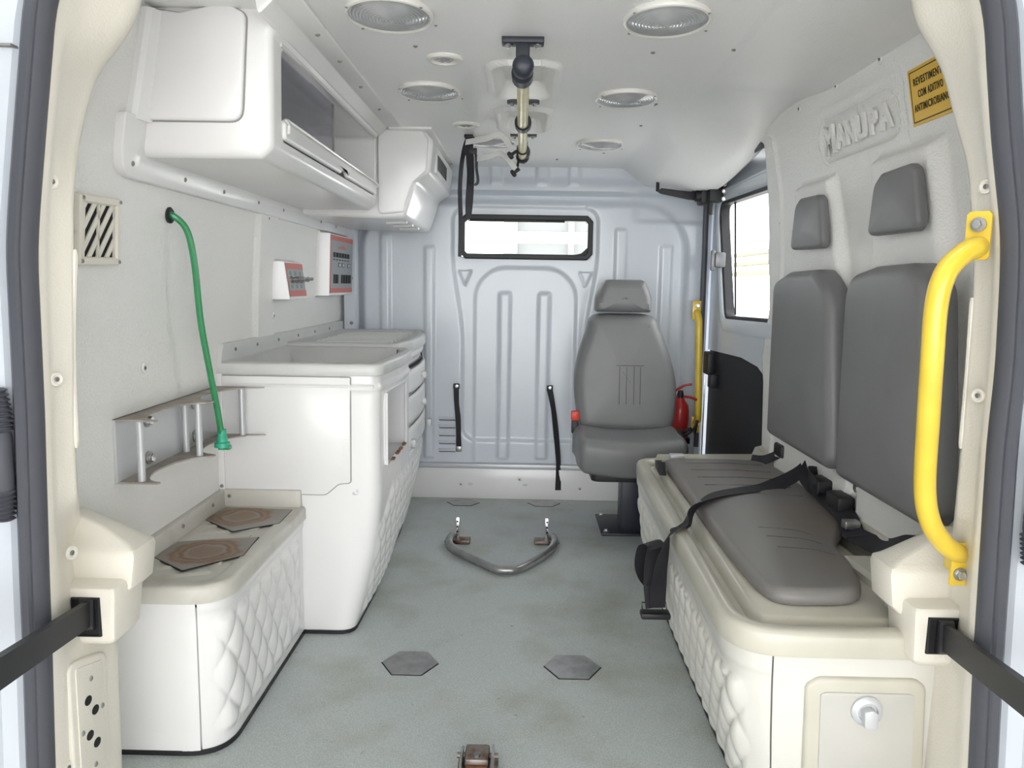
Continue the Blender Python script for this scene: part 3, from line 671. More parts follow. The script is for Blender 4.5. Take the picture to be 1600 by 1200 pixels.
# --- gas bottle rack: back plate, two scalloped shelves, four rods
rk = thing('bottle_rack', (-.90, 2.0, .63), 'grey steel gas bottle rack with two scalloped shelves bolted to the left wall', 'rack')
O('back_plate', box(-.955, -.943, 1.70, 2.285, .642, .792, .002), ALUM, rk)
def scallop():
    pts = [(-.95, 1.70), (-.855, 1.702)]
    for a in range(0, 13):
        t = a/12*PI; pts.append((-.850-.062*math.sin(t), 1.842-.132*math.cos(t)))
    pts += [(-.840, 1.985), (-.838, 2.0)]
    for a in range(0, 13):
        t = a/12*PI; pts.append((-.850-.062*math.sin(t), 2.132-.125*math.cos(t)))
    pts += [(-.855, 2.27), (-.80, 2.285), (-.95, 2.285)]; return pts
for z in (.788, .643): O('shelf', prism(scallop(), 'z', z, z+.004), RUSTPL, rk, 30)
for x, y in ((-.895, 1.715), (-.875, 1.985), (-.93, 2.03), (-.865, 2.27)): O('rod', rod((x, y, .645), (x, y, .79), .0085, 12), ALUM, rk)
for y, z in ((1.845, .765), (1.845, .672), (2.115, .765), (2.115, .672)): inst('bolt', BOLT, rk, (-.943, y, z), (1, 0, 0), scale=1.3)
# --- low locker (bottle base) with worn tray
lb = thing('low_locker', (-.82, 2.0, 0), 'low white locker with quilted side and worn cream tray top, by the left wall', 'locker')
lp = Path2(open_round([(-.950, 1.668), (-.705, 1.668), (-.703, 2.33)], .095, 10)); lo_u = .26
O('body', prism(rpoly([(-.95, 1.675), (-.715, 1.675), (-.715, 2.30), (-.95, 2.30)], [0, .08, 0, 0]), 'z', .004, .36), GELCOAT, lb)
uq = .190/lp.L
O('end_panel', shell(lp, lp, .012, .372, 20, 24, disp=lambda s, z: .004*sstep((z-.345)/.008)+.004*sstep((.035-z)/.01), u0=0, u1=uq-.004), GELCOAT, lb)
def q1(s, z):
    e = sstep((s-.205)/.05)*sstep((lp.L-.05-s)/.05)*sstep((.335-z)/.02)*sstep((z-.03)/.03); return .001+.012*e*quilt(s, z, .085, .125)+.004*sstep((z-.345)/.008)
O('quilted_panel', shell(lp, lp, .012, .372, 150, 64, disp=q1, u0=uq), GELCOAT, lb, 60)
O('base_trim', shell(lp, lp, .0, .013, 60, 1, disp=lambda s, z: .004), BLACK, lb)
tp = rpoly([(-.951, 1.655), (-.690, 1.655), (-.690, 2.312), (-.951, 2.312)], [0, .10, 0, 0], 10)
O('tray', tray(tp, [(0.01, .372), (0, .376), (0, .408), (.004, .416), (.010, .418), (.036, .418), (.044, .4135), (.05, .413)]), TRAYD, lb, 50)
for k in range(9):
    y = 1.70+k*.066
    O('ridge', loft([[(x, y+(x+.93)*.35-.014, .412), (x, y+(x+.93)*.35-.004, .4168), (x, y+(x+.93)*.35+.004, .4168), (x, y+(x+.93)*.35+.016, .412)] for x in (-.93, -.76)]), TRAYD, lb, 60)
O('tray_upstand', box(-.957, -.935, 1.70, 2.31, .40, .468, .004)+box(-.955, -.70, 2.292, 2.312, .40, .470, .004), TRAYD, lb)
for Y in (1.80, 2.0, 2.2): inst('screw', SMALL, lb, (-.934, Y, .447), (1, 0, 0))
for x in (-.92,): inst('screw', SMALL, lb, (x, 2.291, .45), (0, -1, 0))
h1 = [(-.938, 1.84), (-.928, 1.955), (-.732, 2.005), (-.722, 1.865), (-.83, 1.755)]
h2 = [(-.938, 2.15), (-.925, 2.275), (-.718, 2.262), (-.715, 2.13), (-.82, 2.05)]
for h, c, nm in ((h1, (-.83, 1.885), 'rust_ringed_plate_a'), (h2, (-.845, 2.185), 'rust_ringed_plate_b')):
    e = O('steel_plate', prism(h, 'z', .4168, .4195), stain_mat(c[0], c[1], nm), lb, label='steel plate with brown rust rings'); 
    O('plate_edge', prism(offset(h, -.0018), 'z', .4158, .4185), INK, e)
# --- counter cabinet with the open niche
cc = thing('counter_cabinet', (-.70, 2.6, 0), 'tall white counter cabinet with open side niche and quilted skirt', 'cabinet')
CT = Path2(open_round([(-.955, 2.312), (-.462, 2.312), (-.440, 2.62), (-.442, 2.82), (-.475, 2.935), (-.60, 2.95)], [0, .05, .3, .25, .05, 0], 8))
CB = Path2(open_round([(-.955, 2.312), (-.547, 2.312), (-.542, 2.62), (-.548, 2.85), (-.568, 2.985), (-.64, 3.0)], [0, .05, .3, .25, .05, 0], 8))
cprof = lambda z: 1-(1-clamp(z/.46))**1.6
NU, NZ = 200, 120
def c_s(u): return CT.at(u)
def c_disp(s, z):
    e = sstep((s-.50)/.04)*sstep((.455-.10*clamp((.66-s)/.12)-z)/.02)*sstep((z-.025)/.03); d = .011*e*quilt(s, z, .075, .105)
    d += .006*sstep((z-.775)/.012)*sstep((.80-z)/.01) if z > .7 else 0
    return d
def c_skip(u, v):
    z = .012+.816*v; p = CT.at(u); return p.x > -.47 and 2.385 < p.y < 2.72 and .535 < z < .765+.0*(p.y)
O('body', shell(CT, CB, .012, .828, NU, NZ, cprof, c_disp, skip=c_skip), GELCOAT, cc, 60)
O('base_trim', shell(CB, CB, 0, .013, 60, 1, disp=lambda s, z: .004), BLACK, cc)
def niche(x0, x1, y0, y1, z0, z1):
    v = [(x0, y0, z0), (x1, y0, z0), (x1, y1, z0), (x0, y1, z0), (x0, y0, z1), (x1, y0, z1), (x1, y1, z1), (x0, y1, z1)]
    return G(v, [(0, 1, 2, 3), (4, 5, 6, 7), (0, 1, 5, 4), (3, 2, 6, 7), (0, 3, 7, 4)])
O('niche', niche(-.90, -.445, 2.384, 2.722, .535, .766), CHALK, cc, 20)
def CT_x(y): return interp(y, [2.36, 2.62, 2.82], [-.4575, -.440, -.442])
# rounded frame around the niche mouth
nf = []
for y, z in rpoly([(2.384, .535), (2.722, .533), (2.722, .766), (2.384, .768)], .03, 5): nf.append((CT_x(y), y, z))
P_ = nf+[nf[0], nf[1]]; O('niche_frame', tube(P_, .0045, 8, False), GELCOAT, cc)
for y, l in ((2.44, .03), (2.53, .045), (2.60, .025), (2.67, .035)): O('rust_chip', box(-.447, -.434, y, y+l, .536, .5435, .003), RUST, cc)
sp_ = rpoly([(-.94, .455), (-.625, .455), (-.585, .490), (-.548, .494), (-.546, .822), (-.94, .822)], [.0, .03, .03, .008, .004, 0])
O('panel_gap', prism(offset(sp_, -.0022), 'y', 2.3085, 2.312), SEAMM, cc)
O('side_panel', prism(sp_, 'y', 2.3045, 2.312, .003), GELCOAT, cc)
O('panel_bead', tube([(-.945, 2.306, .795), (-.55, 2.306, .795)], .006, 6)+tube([(-.545, 2.309, .795), (-.475, 2.309, .795)], .006, 6), GELCOAT, cc)
O('corner_batten', box(-.957, -.935, 2.296, 2.312, .45, .83, .003), GELCOAT, cc)
for z in (.48, .62): inst('screw', SMALL, cc, (-.944, 2.2955, z), (0, -1, 0))
O('paint_scuff', lathe([(.010, 0), (.001, .0008)], (-.535, 2.311, .46), (0, -1, 0), 8, 1, .6)+lathe([(.006, 0), (.001, .0008)], (-.527, 2.311, .468), (0, -1, 0), 8, .7, 1), ALUM, cc)
# --- drawer cabinet beyond it
dc = thing('drawer_cabinet', (-.72, 3.4, 0), 'white cabinet with three curved drawers against the partition', 'cabinet')
DT = Path2(cr([(-.52, 2.94), (-.490, 3.15), (-.484, 3.4), (-.50, 3.65), (-.545, 3.885)], 8)); DB = Path2(cr([(-.60, 2.94), (-.568, 3.15), (-.563, 3.34), (-.588, 3.63), (-.622, 3.885)], 8))
O('body', shell(DT, DB, .012, .828, 170, 100, cprof, lambda s, z: -.012*sstep((z-.40)/.01)*sstep((.80-z)/.01)+.0085*quilt(s, z, .075, .105)*sstep((.37-z)/.02)*sstep((z-.025)/.03)), GELCOAT, dc, 60)
O('base_trim', shell(DB, DB, 0, .013, 40, 1, disp=lambda s, z: .004), BLACK, dc)
for z0, z1 in ((.655, .755), (.525, .645), (.415, .515)):
    f = O('drawer', shell(DT, DT, z0, z1, 40, 8, disp=lambda s, z, a=z0, b=z1: .003+.006*sstep((z-a)/.012)*sstep((b-z)/.012), u0=.05, u1=.94), GELCOAT, dc, 60, solid=.008, face=(1, 0, 0))
    if z0 > .52: O('drawer_knob', lathe([(.009, -.02), (.009, .012), (.016, .018), (.016, .03), (.004, .034)], (-.486, 3.40, (z0+z1)/2), (1, 0, 0), 12), GELCOAT, f)
O('drawer_gap', shell(DT, DT, .757, .772, 30, 1, disp=lambda s, z: -.004, u0=.05, u1=.94), DARK, dc)
for y, z in ((3.13, .445), (3.66, .44)): O('drawer_latch', box(-.487, -.462, y, y+.035, z-.018, z+.018, .004), ALUM, dc)
# --- worktop: sink tray and drainer tray with upstand
wt = thing('worktop', (-.70, 3.1, .826), 'pale grey moulded worktop with sink basin and ribbed drainer over the left cabinets', 'worktop')
s1 = open_round([(-.955, 2.300), (-.450, 2.300), (-.428, 2.62), (-.430, 2.83), (-.462, 2.945), (-.955, 2.96)], [0, .05, .3, .25, .05, 0], 8)
O('sink_tray', tray(s1, [(.012, .826), (.002, .828), (0, .832), (0, .856), (.004, .862), (.010, .864), (.034, .864), (.044, .858), (.062, .79), (.085, .775)]), TRAYM, wt, 45)
s2 = open_round([(-.955, 2.955), (-.505, 2.945), (-.478, 3.15), (-.472, 3.4), (-.488, 3.65), (-.535, 3.90), (-.955, 3.90)], [0, .03, .3, .3, .3, .03, 0], 6)
O('drainer_tray', tray(s2, [(.012, .826), (.002, .828), (0, .832), (0, .868), (.004, .874), (.010, .876), (.026, .876), (.034, .872), (.046, .856), (.056, .854)]), TRAYM, wt, 45)
for k in range(9):
    y = 3.03+k*.088; O('drainer_ridge', loft([[(x, y-.016+(x+.9)*.18, .853), (x, y-.007+(x+.9)*.18, .869), (x, y+.007+(x+.9)*.18, .869), (x, y+.016+(x+.9)*.18, .853)] for x in (-.885, -.575)]), TRAYM, wt, 60)
us = []
for Y in (2.302, 2.312, 2.325, 2.36, 3.0, 3.90):
    zt = .862+.055*sstep((Y-2.295)/.03); us.append([(-.957, Y, .85), (-.936, Y, .85), (-.936, Y, zt-.004), (-.940, Y, zt), (-.957, Y, zt)])
O('upstand', loft(us), TRAYM, wt, 40)
for Y in (2.42, 2.62, 2.85, 3.1, 3.35, 3.6): inst('screw', SMALL, wt, (-.935, Y, .893), (1, 0, 0))
# --- gas outlet panel and switch panel
def console(name, y0, y1, z0, z1, lab, cat, dt, db):
    t = thing(name, (-.92, (y0+y1)/2, z0-.012), lab, cat)
    def fr(v, d): return wl(0, v)+d
    lo = []
    for y, k in ((y0-.004, 0), (y0+.012, 1), (y1-.012, 1), (y1+.004, 0)):
        lo.append([(wl(0, z0)-.01, y, z0-.012), (fr(z0, .012+(db-.012)*k), y, z0-.006), (fr(z0, .012+db-.012 if k else .012), y, z0), (fr(z1, .012+dt-.012 if k else .012), y, z1), (fr(z1, .008), y, z1+.010), (wl(0, z1)-.01, y, z1+.010)])
    O('housing', loft(lo), GELCOAT, t, 30)
    def F(u, v, w=0.):  # u 0..1 from near to far, v 0..1 upwards
        z = z0+(z1-z0)*v; return (wl(0, z0)*(1-v)+wl(0, z1)*v+db*(1-v)+dt*v+.0005+w, y0+.014+(y1-y0-.028)*u, z)
    return t, F
def fpl(F, u0, u1, v0, v1, w0, w1): return box(u0, u1, v0, v1, w0, w1).map(F)
gp, F = console('gas_outlet_panel', 2.79, 3.03, 1.050, 1.180, 'gas outlet panel with red bands and three brass valves on the left wall', 'gas panel', .045, .070)
O('face_plate', fpl(F, 0, 1, .03, .97, -.001, .002), GREYP, gp, 0)
O('red_band', fpl(F, 0, 1, .80, .97, .002, .003), REDP, gp, 0); O('red_band', fpl(F, 0, 1, .03, .20, .002, .003), REDP, gp, 0); O('red_band', fpl(F, 0, .045, .03, .97, .0021, .0031), REDP, gp, 0)
for u in (.22, .50, .78):
    c = Vector(F(u, .5, .002)); O('valve', lathe([(.013, 0), (.013, .005), (.008, .008), (.008, .024), (.010, .026), (.010, .032), (.006, .034), (.006, .048), (.004, .050)], c, (1, 0, .1), 12), STEEL, gp)
    O('valve_mark', fpl(F, u-.05, u+.05, .62, .74, .002, .0028), MARK, gp, 0); O('valve_mark', fpl(F, u-.05, u+.05, .26, .36, .002, .0028), MARK, gp, 0)
cp, F = console('switch_panel', 3.40, 3.86, 1.055, 1.322, 'tall grey switch panel with red bands in the far left corner', 'switch panel', .050, .060)
O('face_plate', fpl(F, 0, 1, .02, .98, -.001, .002), GREYP, cp, 0)
O('red_band', fpl(F, 0, 1, .90, .98, .002, .003), REDP, cp, 0); O('red_band', fpl(F, 0, 1, .02, .10, .002, .003), REDP, cp, 0); O('red_band', fpl(F, 0, .03, .02, .98, .0021, .0031), REDP, cp, 0)
O('printed_emblem', fpl(F, .32, .68, .77, .80, .002, .0028)+fpl(F, .46, .62, .80, .825, .002, .0028), REDP, cp, 0)
for k in range(6):
    O('rocker_switch', fpl(F, .12+.125*k, .19+.125*k, .62, .70, .002, .006), INK, cp, 0); O('switch_caption', fpl(F, .12+.125*k, .19+.125*k, .57, .59, .002, .0028), INK, cp, 0)
for u in (.34, .50, .76): O('indicator_window', fpl(F, u, u+.12, .46, .53, .002, .003), INK, cp, 0); O('indicator_face', fpl(F, u+.02, u+.10, .47, .52, .003, .0035), ALUM, cp, 0)
for u in (.14, .25): O('display', fpl(F, u, u+.085, .18, .33, .002, .005), INK, cp, 0)
for k in range(4): O('breaker', fpl(F, .48+.115*k, .565+.115*k, .18, .33, .002, .006), INK, cp, 0)
# ================================================================== CEILING FITTINGS
def ceiling_light(x, y, lab):
    z = ceil_z(x, y); t = thing('ceiling_light', (x, y, z-.03), lab, 'ceiling light', 'oval ceiling lights')
    c = (x, y, z+.002); sx, sy = 1, .86
    O('bezel', lathe([(.113, 0), (.115, .006), (.113, .012), (.109, .014), (.106, .012), (.105, .008)], c, (0, 0, -1), 40, sx, sy), BEZEL, t)
    pr = [(.106, .008)]
    for k in range(12):
        r = .103*(1-k/12); h = .010+.012*(1-(r/.103)**2); pr += [(r, h), (r-.004, h-.0012)]
    O('lens', lathe(pr+[(.001, .022)], c, (0, 0, -1), 40, sx, sy), LENS, t, 20)
    for a in (.5, 2.3, 3.9, 5.5): inst('screw', SMALL, t, (x+.113*math.cos(a), y+.113*.86*math.sin(a), z-.012), (0, 0, -1), scale=.6)
ceiling_light(-.335, 1.815, 'oval ceiling light nearest the camera, left of the yellow bar')
ceiling_light(.290, 1.83, 'oval ceiling light nearest the camera, right of the yellow bar')
ceiling_light(-.328, 2.49, 'oval ceiling light between the two small spotlights on the left')
ceiling_light(.292, 2.545, 'middle oval ceiling light in the right-hand row')
ceiling_light(-.165, 3.28, 'far oval ceiling light behind the hanging black strap')
ceiling_light(.281, 3.31, 'far oval ceiling light in the right-hand row')
def spot(x, y, lab):
    z = ceil_z(x, y); t = thing('spotlight', (x, y, z-.012), lab, 'spotlight', 'small round LED spotlights')
    c = (x, y, z+.002)
    O('bezel', lathe([(.050, 0), (.051, .005), (.046, .010), (.037, .011), (.034, .005), (.030, .003)], c, (0, 0, -1), 28), BEZEL, t)
    O('reflector', lathe([(.034, .004), (.001, .0045)], c, (0, 0, -1), 20), CHROME, t)
    for k in range(7):
        a = k*PI/3; r = .017 if k < 6 else 0; O('led', lathe([(.0075, 0), (.007, .004), (.001, .006)], (x+r*math.cos(a), y+r*math.sin(a), z-.002), (0, 0, -1), 8), LENS, t)
spot(-.245, 2.15, 'small round LED spotlight nearer the camera'); spot(-.25, 2.965, 'small round LED spotlight farther from the camera')
# grab bar along the roof
gb = thing('roof_bar', (-.035, 2.5, 1.56), 'pale yellow grab bar on black brackets along the roof', 'grab bar')
BZ = 1.625
O('bar', rod((-.033, 1.90, BZ), (-.038, 3.14, BZ-.012), .0165, 16), YELLP, gb)
for y in (1.985, 2.56, 3.11):
    x = -.035; zc = ceil_z(x, y)
    br = O('bracket', box(x-.052, x+.052, y-.02, y+.02, zc-.014, zc+.004, .003)+box(x-.017, x+.017, y-.016, y+.016, BZ, zc, .004)+lathe([(.022, -.03), (.027, -.024), (.027, .024), (.022, .03)], (x, y, BZ), (0, 1, 0), 18), NAVY, gb)
    for s in (-1, 1): inst('bolt', BOLT, gb, (x+s*.036, y, zc-.014), (0, 0, -1), scale=.75)
O('end_cap', lathe([(.018, 0), (.025, .006), (.026, .034), (.022, .043), (.014, .048), (.001, .049)], (-.033, 1.935, BZ), (0, -1, 0), 20), NAVY, gb)
O('end_cap', lathe([(.018, 0), (.026, .006), (.026, .03), (.001, .036)], (-.038, 3.12, BZ-.012), (0, 1, 0), 16), NAVY, gb)
O('joint_ring', lathe([(.0175, -.004), (.0185, 0), (.0175, .004)], (-.036, 2.78, BZ-.008), (0, 1, 0), 14), BEZEL, gb)
# drip hooks hanging by the bar and the strap they carry
def hook(y, xk, zk, lab, ex):
    h = thing('drip_hook', (xk, y, zk-.02), lab, 'drip hook', 'drip hooks on the roof bar')
    O('clamp', lathe([(.020, -.010), (.023, -.006), (.023, .006), (.020, .010)], (-.037, y, BZ-.008), (0, 1, 0), 14), BLACK, h)
    O('knob', lathe([(.006, -.02), (.006, 0), (.015, .004), (.016, .014), (.010, .018), (.001, .018)], (xk, y, zk), (-.7, 0, -.5), 12), BLACK, h)
    O('stem', rod((-.05, y, BZ-.012), (xk+.004, y, zk+.002), .005, 8), BLACK, h)
    O('milky_loop', ribbon(cr([(xk, y-.01, zk+.01), (-.12, y+.0, ex+.01), (-.18, y+.02, ex), (-.258, y+.08, ex-.002)], 6), (0, .3, 1), .022, .002), CLEARP, h)
hook(2.98, -.075, 1.598, 'black drip hook with a milky strap, nearer one on the roof bar', 1.655)
hook(3.12, -.065, 1.552, 'black drip hook with a milky strap, farther one on the roof bar', 1.610)
hsr = thing('hanging_strap', (-.26, 3.17, 1.20), 'black webbing strap hanging from the roof in front of the partition window', 'strap')
O('webbing', ribbon(cr([(-.245, 3.16, 1.695), (-.252, 3.17, 1.66), (-.246, 3.17, 1.55), (-.250, 3.17, 1.45), (-.254, 3.17, 1.37)], 6), lerp_list([(1, .2, 0), (1, .1, 0), (1, .6, 0), (1, .3, 0), (.6, 1, 0)], 25), .032), WEB, hsr)
O('webbing', ribbon(cr([(-.250, 3.175, 1.695), (-.278, 3.18, 1.62), (-.289, 3.18, 1.50), (-.285, 3.18, 1.35), (-.288, 3.18, 1.22)], 6), lerp_list([(1, .2, 0), (.5, 1, 0), (.5, 1, 0), (.6, 1, 0), (.4, 1, 0)], 25), .030), WEB, hsr)
O('webbing_loop', ribbon(cr([(-.243, 3.165, 1.655), (-.224, 3.165, 1.62), (-.222, 3.165, 1.57), (-.216, 3.165, 1.52), (-.230, 3.165, 1.505), (-.243, 3.168, 1.515)], 6), (.3, 1, 0), .03), WEB, hsr)
O('slide_buckle', box(-.252, -.22, 3.15, 3.16, 1.625, 1.648, .003), BLACK, hsr)
O('ceiling_anchor', box(-.272, -.236, 3.15, 3.19, 1.688, 1.70, .003), BLACK, hsr)
O('loose_thread', tube(cr([(-.25, 3.17, 1.37), (-.248, 3.17, 1.335), (-.235, 3.17, 1.31), (-.225, 3.17, 1.30)], 5), .0015, 5), CLEARP, hsr)
# ================================================================== PARTITION FITTINGS
def wall_strap(x, z0, path, w, lab, tip):
    t = thing('wall_strap', (x, YP-.02, path[-1][2]), lab, 'strap', 'straps on the partition')
    O('anchor', box(x-.016, x+.016, YP-.022, YP-.006, z0-.014, z0+.014, .003), BLACK, t)
    O('anchor_eye', lathe([(.009, 0), (.009, .004), (.005, .005)], (x+.002, YP-.022, z0+.002), (0, -1, 0), 12), CHROME, t)
    p = cr(path, 6); O('webbing', ribbon(p, lerp_list([(1, .1, 0), (.8, .6, 0), (1, .4, 0), (.8, .6, 0), (1, .1, 0)], len(p)), w), WEB, t)
    if tip: O('metal_tip', box(path[-1][0]-.014, path[-1][0]+.014, YP-.026, YP-.014, path[-1][2]-.018, path[-1][2]+.012, .003), STEEL, t)
wall_strap(-.363, .586, [(-.363, YP-.023, .580), (-.360, YP-.026, .50), (-.352, YP-.026, .42), (-.349, YP-.026, .33), (-.348, YP-.02, .262)], .028, 'short black strap with metal tip hanging over the partition louvres', True)
wall_strap(.118, .585, [(.118, YP-.023, .575), (.138, YP-.026, .48), (.155, YP-.026, .35), (.170, YP-.034, .20), (.171, YP-.042, .055)], .030, 'long black strap hanging on the partition left of the seat', False)
# --- attendant seat
st = thing('attendant_seat', (.46, 3.45, 0), 'grey vinyl attendant seat with headrest on a black pedestal', 'seat')
def back_fn(u, v, w): return (u, 3.60 + (v-.45)*.10 - w - .030*max(0, 1-((u-.455)/.2)**2)*0, v)
bo = cr([(.300, .975), (.268, .90), (.236, .80), (.219, .69), (.226, .56), (.245, .478), (.29, .447), (.455, .440), (.63, .447), (.675, .478), (.690, .56), (.686, .68), (.655, .80), (.612, .91), (.572, .975), (.435, .985)], 4, True)
bk = O('backrest', pillow(bo, back_fn, .125, .055, .012, seg=7), VINYL, st, 60)
def on_back(u, v): return (u, 3.60+(v-.45)*.10-.125-.0125, v)
for x in (.42, .452, .486, .515): O('seam', tube([on_back(x, .745), on_back(x, .66), on_back(x, .575)], .0011, 5), STITCH, bk)
O('seam', tube([on_back(.405, .752), on_back(.53, .752)], .0012, 5), STITCH, bk)
ho = rpoly([(.303, .992), (.306, 1.06), (.345, 1.14), (.53, 1.14), (.562, 1.06), (.562, .992)], [.015, .05, .035, .035, .05, .015], 6)
O('headrest', pillow(ho, lambda u, v, w: (u, 3.615+(v-1.0)*.06-w, v), .105, .040, .0005, seg=7), VINYL, st, 60)
so = cr([(.225, 3.20), (.222, 3.40), (.235, 3.58), (.455, 3.62), (.675, 3.58), (.690, 3.40), (.684, 3.20), (.62, 3.165), (.455, 3.155), (.29, 3.165)], 5, True)
O('cushion', pillow(so, lambda u, v, w: (u, v, .305+w+.035*sstep((v-3.2)/.1)*0+.02*(abs(u-.455)/.23)**2), .155, .05, -.004, seg=7), VINYL, st, 60)
O('seat_pan', prism(rpoly([(.28, 3.22), (.63, 3.22), (.63, 3.56), (.28, 3.56)], .04), 'z', .275, .312, .006), BLACK, st)
O('pedestal', box(.432, .548, 3.37, 3.50, .012, .28, .006), NAVY, st)
O('base_plate', box(.342, .64, 3.33, 3.63, 0, .012, .003), NAVY, st)
for x, y in ((.365, 3.355), (.365, 3.6), (.61, 3.355), (.61, 3.6)): inst('bolt', BOLT, st, (x, y, .012), scale=1.)
O('buckle', box(.205, .242, 3.50, 3.535, .49, .535, .006), REDB, st, label='red seat belt buckle'); O('buckle_stalk', box(.208, .24, 3.50, 3.53, .43, .492, .006), BLACK, st)
O('recliner', box(.675, .725, 3.46, 3.54, .40, .455, .012)+rod((.71, 3.47, .45), (.745, 3.44, .475), .008), BLACK, st)
O('belt_tail', tube(cr([(.72, 3.48, .43), (.77, 3.5, .46), (.79, 3.52, .50), (.775, 3.5, .44)], 5), .006, 6), WEB, st)
# --- fire extinguisher behind the seat
fe = thing('fire_extinguisher', (.775, 3.80, .28), 'small red fire extinguisher behind the seat', 'fire extinguisher')
O('cylinder', lathe([(.04, .28), (.045, .29), (.045, .50), (.040, .53), (.022, .555), (.020, .565)], (.765, 3.80, 0), (0, 0, 1), 20), RED, fe)
O('valve', lathe([(.015, .56), (.018, .575), (.012, .60)], (.765, 3.80, 0), (0, 0, 1), 12), BLACK, fe)
O('handle', tube(cr([(.74, 3.80, .60), (.775, 3.79, .625), (.80, 3.785, .632), (.815, 3.785, .634)], 5), .006, 8), RED, fe); O('handle', tube(cr([(.745, 3.80, .572), (.80, 3.79, .57), (.83, 3.785, .563), (.842, 3.785, .555)], 5), .007, 8), RED, fe)
O('bracket', ring([(.718, .34), (.812, .34), (.812, .37), (.718, .37)], .003, 3.752, 3.90), BLACK, fe)
# --- yellow rails
def rail(name, pts, r, plates, lab, bolts):
    t = thing(name, pts[-1], lab, 'grab rail', 'yellow grab rails'); O('tube', tube(cr(pts, 7), r, 14), YELLOW, t)
    for g in plates: O('mounting_plate', g, YELLOW, t)
    for p, n in bolts: inst('bolt', BOLT, t, p, n, scale=.95)
rail('grab_rail', [(.842, 3.87, .985), (.842, 3.845, .978), (.843, 3.825, .955), (.845, 3.82, .92), (.853, 3.82, .70), (.860, 3.82, .50), (.862, 3.825, .46), (.862, 3.845, .437), (.862, 3.87, .43)], .017,
     [box(.820, .862, 3.865, 3.874, .95, 1.045, .003), box(.84, .882, 3.865, 3.874, .375, .46, .003)], 'short yellow grab rail beside the sliding door', [((.845, 3.864, 1.02), (0, -1, 0)), ((.858, 3.864, .392), (0, -1, 0))])
def rplate(z0, z1, c, d, hw):
    d = Vector((*d, 0)).normalized(); n = Vector((d.y, -d.x, 0)); p = Vector((*c, 0)); lo = []
    if n.y > 0: n = -n
    for z in (z0, z0+.005, z1-.005, z1):
        k = .005 if z in (z0, z1) else 0; lo.append([tuple(p+d*a+n*b+Vector((0, 0, z))) for a, b in ((-hw+k, 0), (hw-k, 0), (hw-k, .006), (-hw+k, .006))])
    return loft(lo)
rail('grab_rail', [(.735, 1.315, 1.184), (.722, 1.297, 1.182), (.697, 1.288, 1.171), (.668, 1.280, 1.141), (.656, 1.278, 1.089), (.657, 1.279, 1.0), (.665, 1.29, .901), (.685, 1.32, .772), (.708, 1.335, .704), (.745, 1.352, .659), (.772, 1.362, .640), (.788, 1.374, .632)], .0178,
     [rplate(1.163, 1.243, (.739, 1.320), (.66, -.75), .019), box(.770, .803, 1.366, 1.373, .573, .655, .003), box(.785, .80, 1.372, 1.42, .59, .64, .003)], 'long bent yellow grab rail on the right rear pillar', [((.733, 1.3135, 1.221), (-.75, -.66, 0)), ((.787, 1.366, .596), (0, -1, 0))])
# ================================================================== RIGHT BENCH
be = thing('bench_locker', (.68, 2.2, 0), 'cream bench locker with quilted front along the right wall', 'bench')
BT = Path2(open_round([(.902, 2.955), (.430, 2.955), (.418, 2.2), (.405, 1.442), (.902, 1.442)], [0, .05, 0, .12, 0], 10)); BB = Path2(open_round([(.902, 2.955), (.485, 2.955), (.478, 2.2), (.478, 1.452), (.902, 1.452)], [0, .05, 0, .10, 0], 10))
bprof = lambda z: 1-(1-clamp(z/.40))**1.5
uf = (BT.L-.42)/BT.L   # where the plain end face begins
def b_disp(s, z):
    e = sstep((s-.53)/.04)*sstep((BT.L*uf-.03-s)/.06)*sstep((.330-z)/.02)*sstep((z-.03)/.03)
    return .015*e*quilt(s, z, .08, .115) + .004*sstep((z-.345)/.01)
O('quilted_front', shell(BT, BB, .010, .400, 330, 66, bprof, b_disp, u1=uf), BENCH, be, 60)
O('end_face', shell(BT, BB, .010, .400, 30, 20, bprof, lambda s, z: .0, u0=uf+.0015), BENCH, be, 50)
O('panel_gap', shell(BT, BB, .010, .400, 2, 20, bprof, lambda s, z: -.006, u0=uf-.004, u1=uf+.006), SEAMM, be)
O('base_trim', shell(BB, BB, 0, .012, 120, 1, disp=lambda s, z: .004), BLACK, be)
O('carcass', prism([(.50, 1.49), (.92, 1.49), (.92, 2.93), (.50, 2.93)], 'z', .002, .395), BENCH, be)
# hatch with a turn lock in the end face
hp_ = rpoly([(.560, .0), (.800, .0), (.785, .335), (.765, .352), (.572, .352), (.548, .335)], [0, 0, .02, .03, .03, .02], 6)
ha = O('hatch', prism(hp_, 'y', 1.434, 1.455, .008, 3), BENCHT, be)
O('hatch_inset', prism(offset(rpoly([(.575, .02), (.785, .02), (.772, .325), (.757, .335), (.582, .335), (.565, .325)], [0, 0, .02, .03, .03, .02], 6), .012), 'y', 1.431, 1.44, .003), HATCH, ha)
lk = O('lock', lathe([(.031, 0), (.031, .006), (.026, .010), (.020, .011), (.018, .007)], (.668, 1.432, .288), (0, -1, 0), 24), ALUM, ha)
O('turn_key', prism(rpoly([(.657, .262), (.683, .258), (.683, .292), (.672, .300), (.655, .296)], .006), 'y', 1.408, 1.43, .003), ALUM, lk)
# moulded top: rim, gutter, raised platform
bt = open_round([(.904, 2.962), (.420, 2.962), (.406, 2.2), (.392, 1.430), (.904, 1.430)], [0, .10, 0, .13, 0], 10)
O('moulded_top', tray(bt, [(.012, .392), (.002, .394), (0, .400), (0, .436), (.004, .444), (.012, .448), (.030, .448), (.040, .444), (.052, .424), (.066, .422), (.076, .440), (.084, .446)]), BENCHT, be, 50)
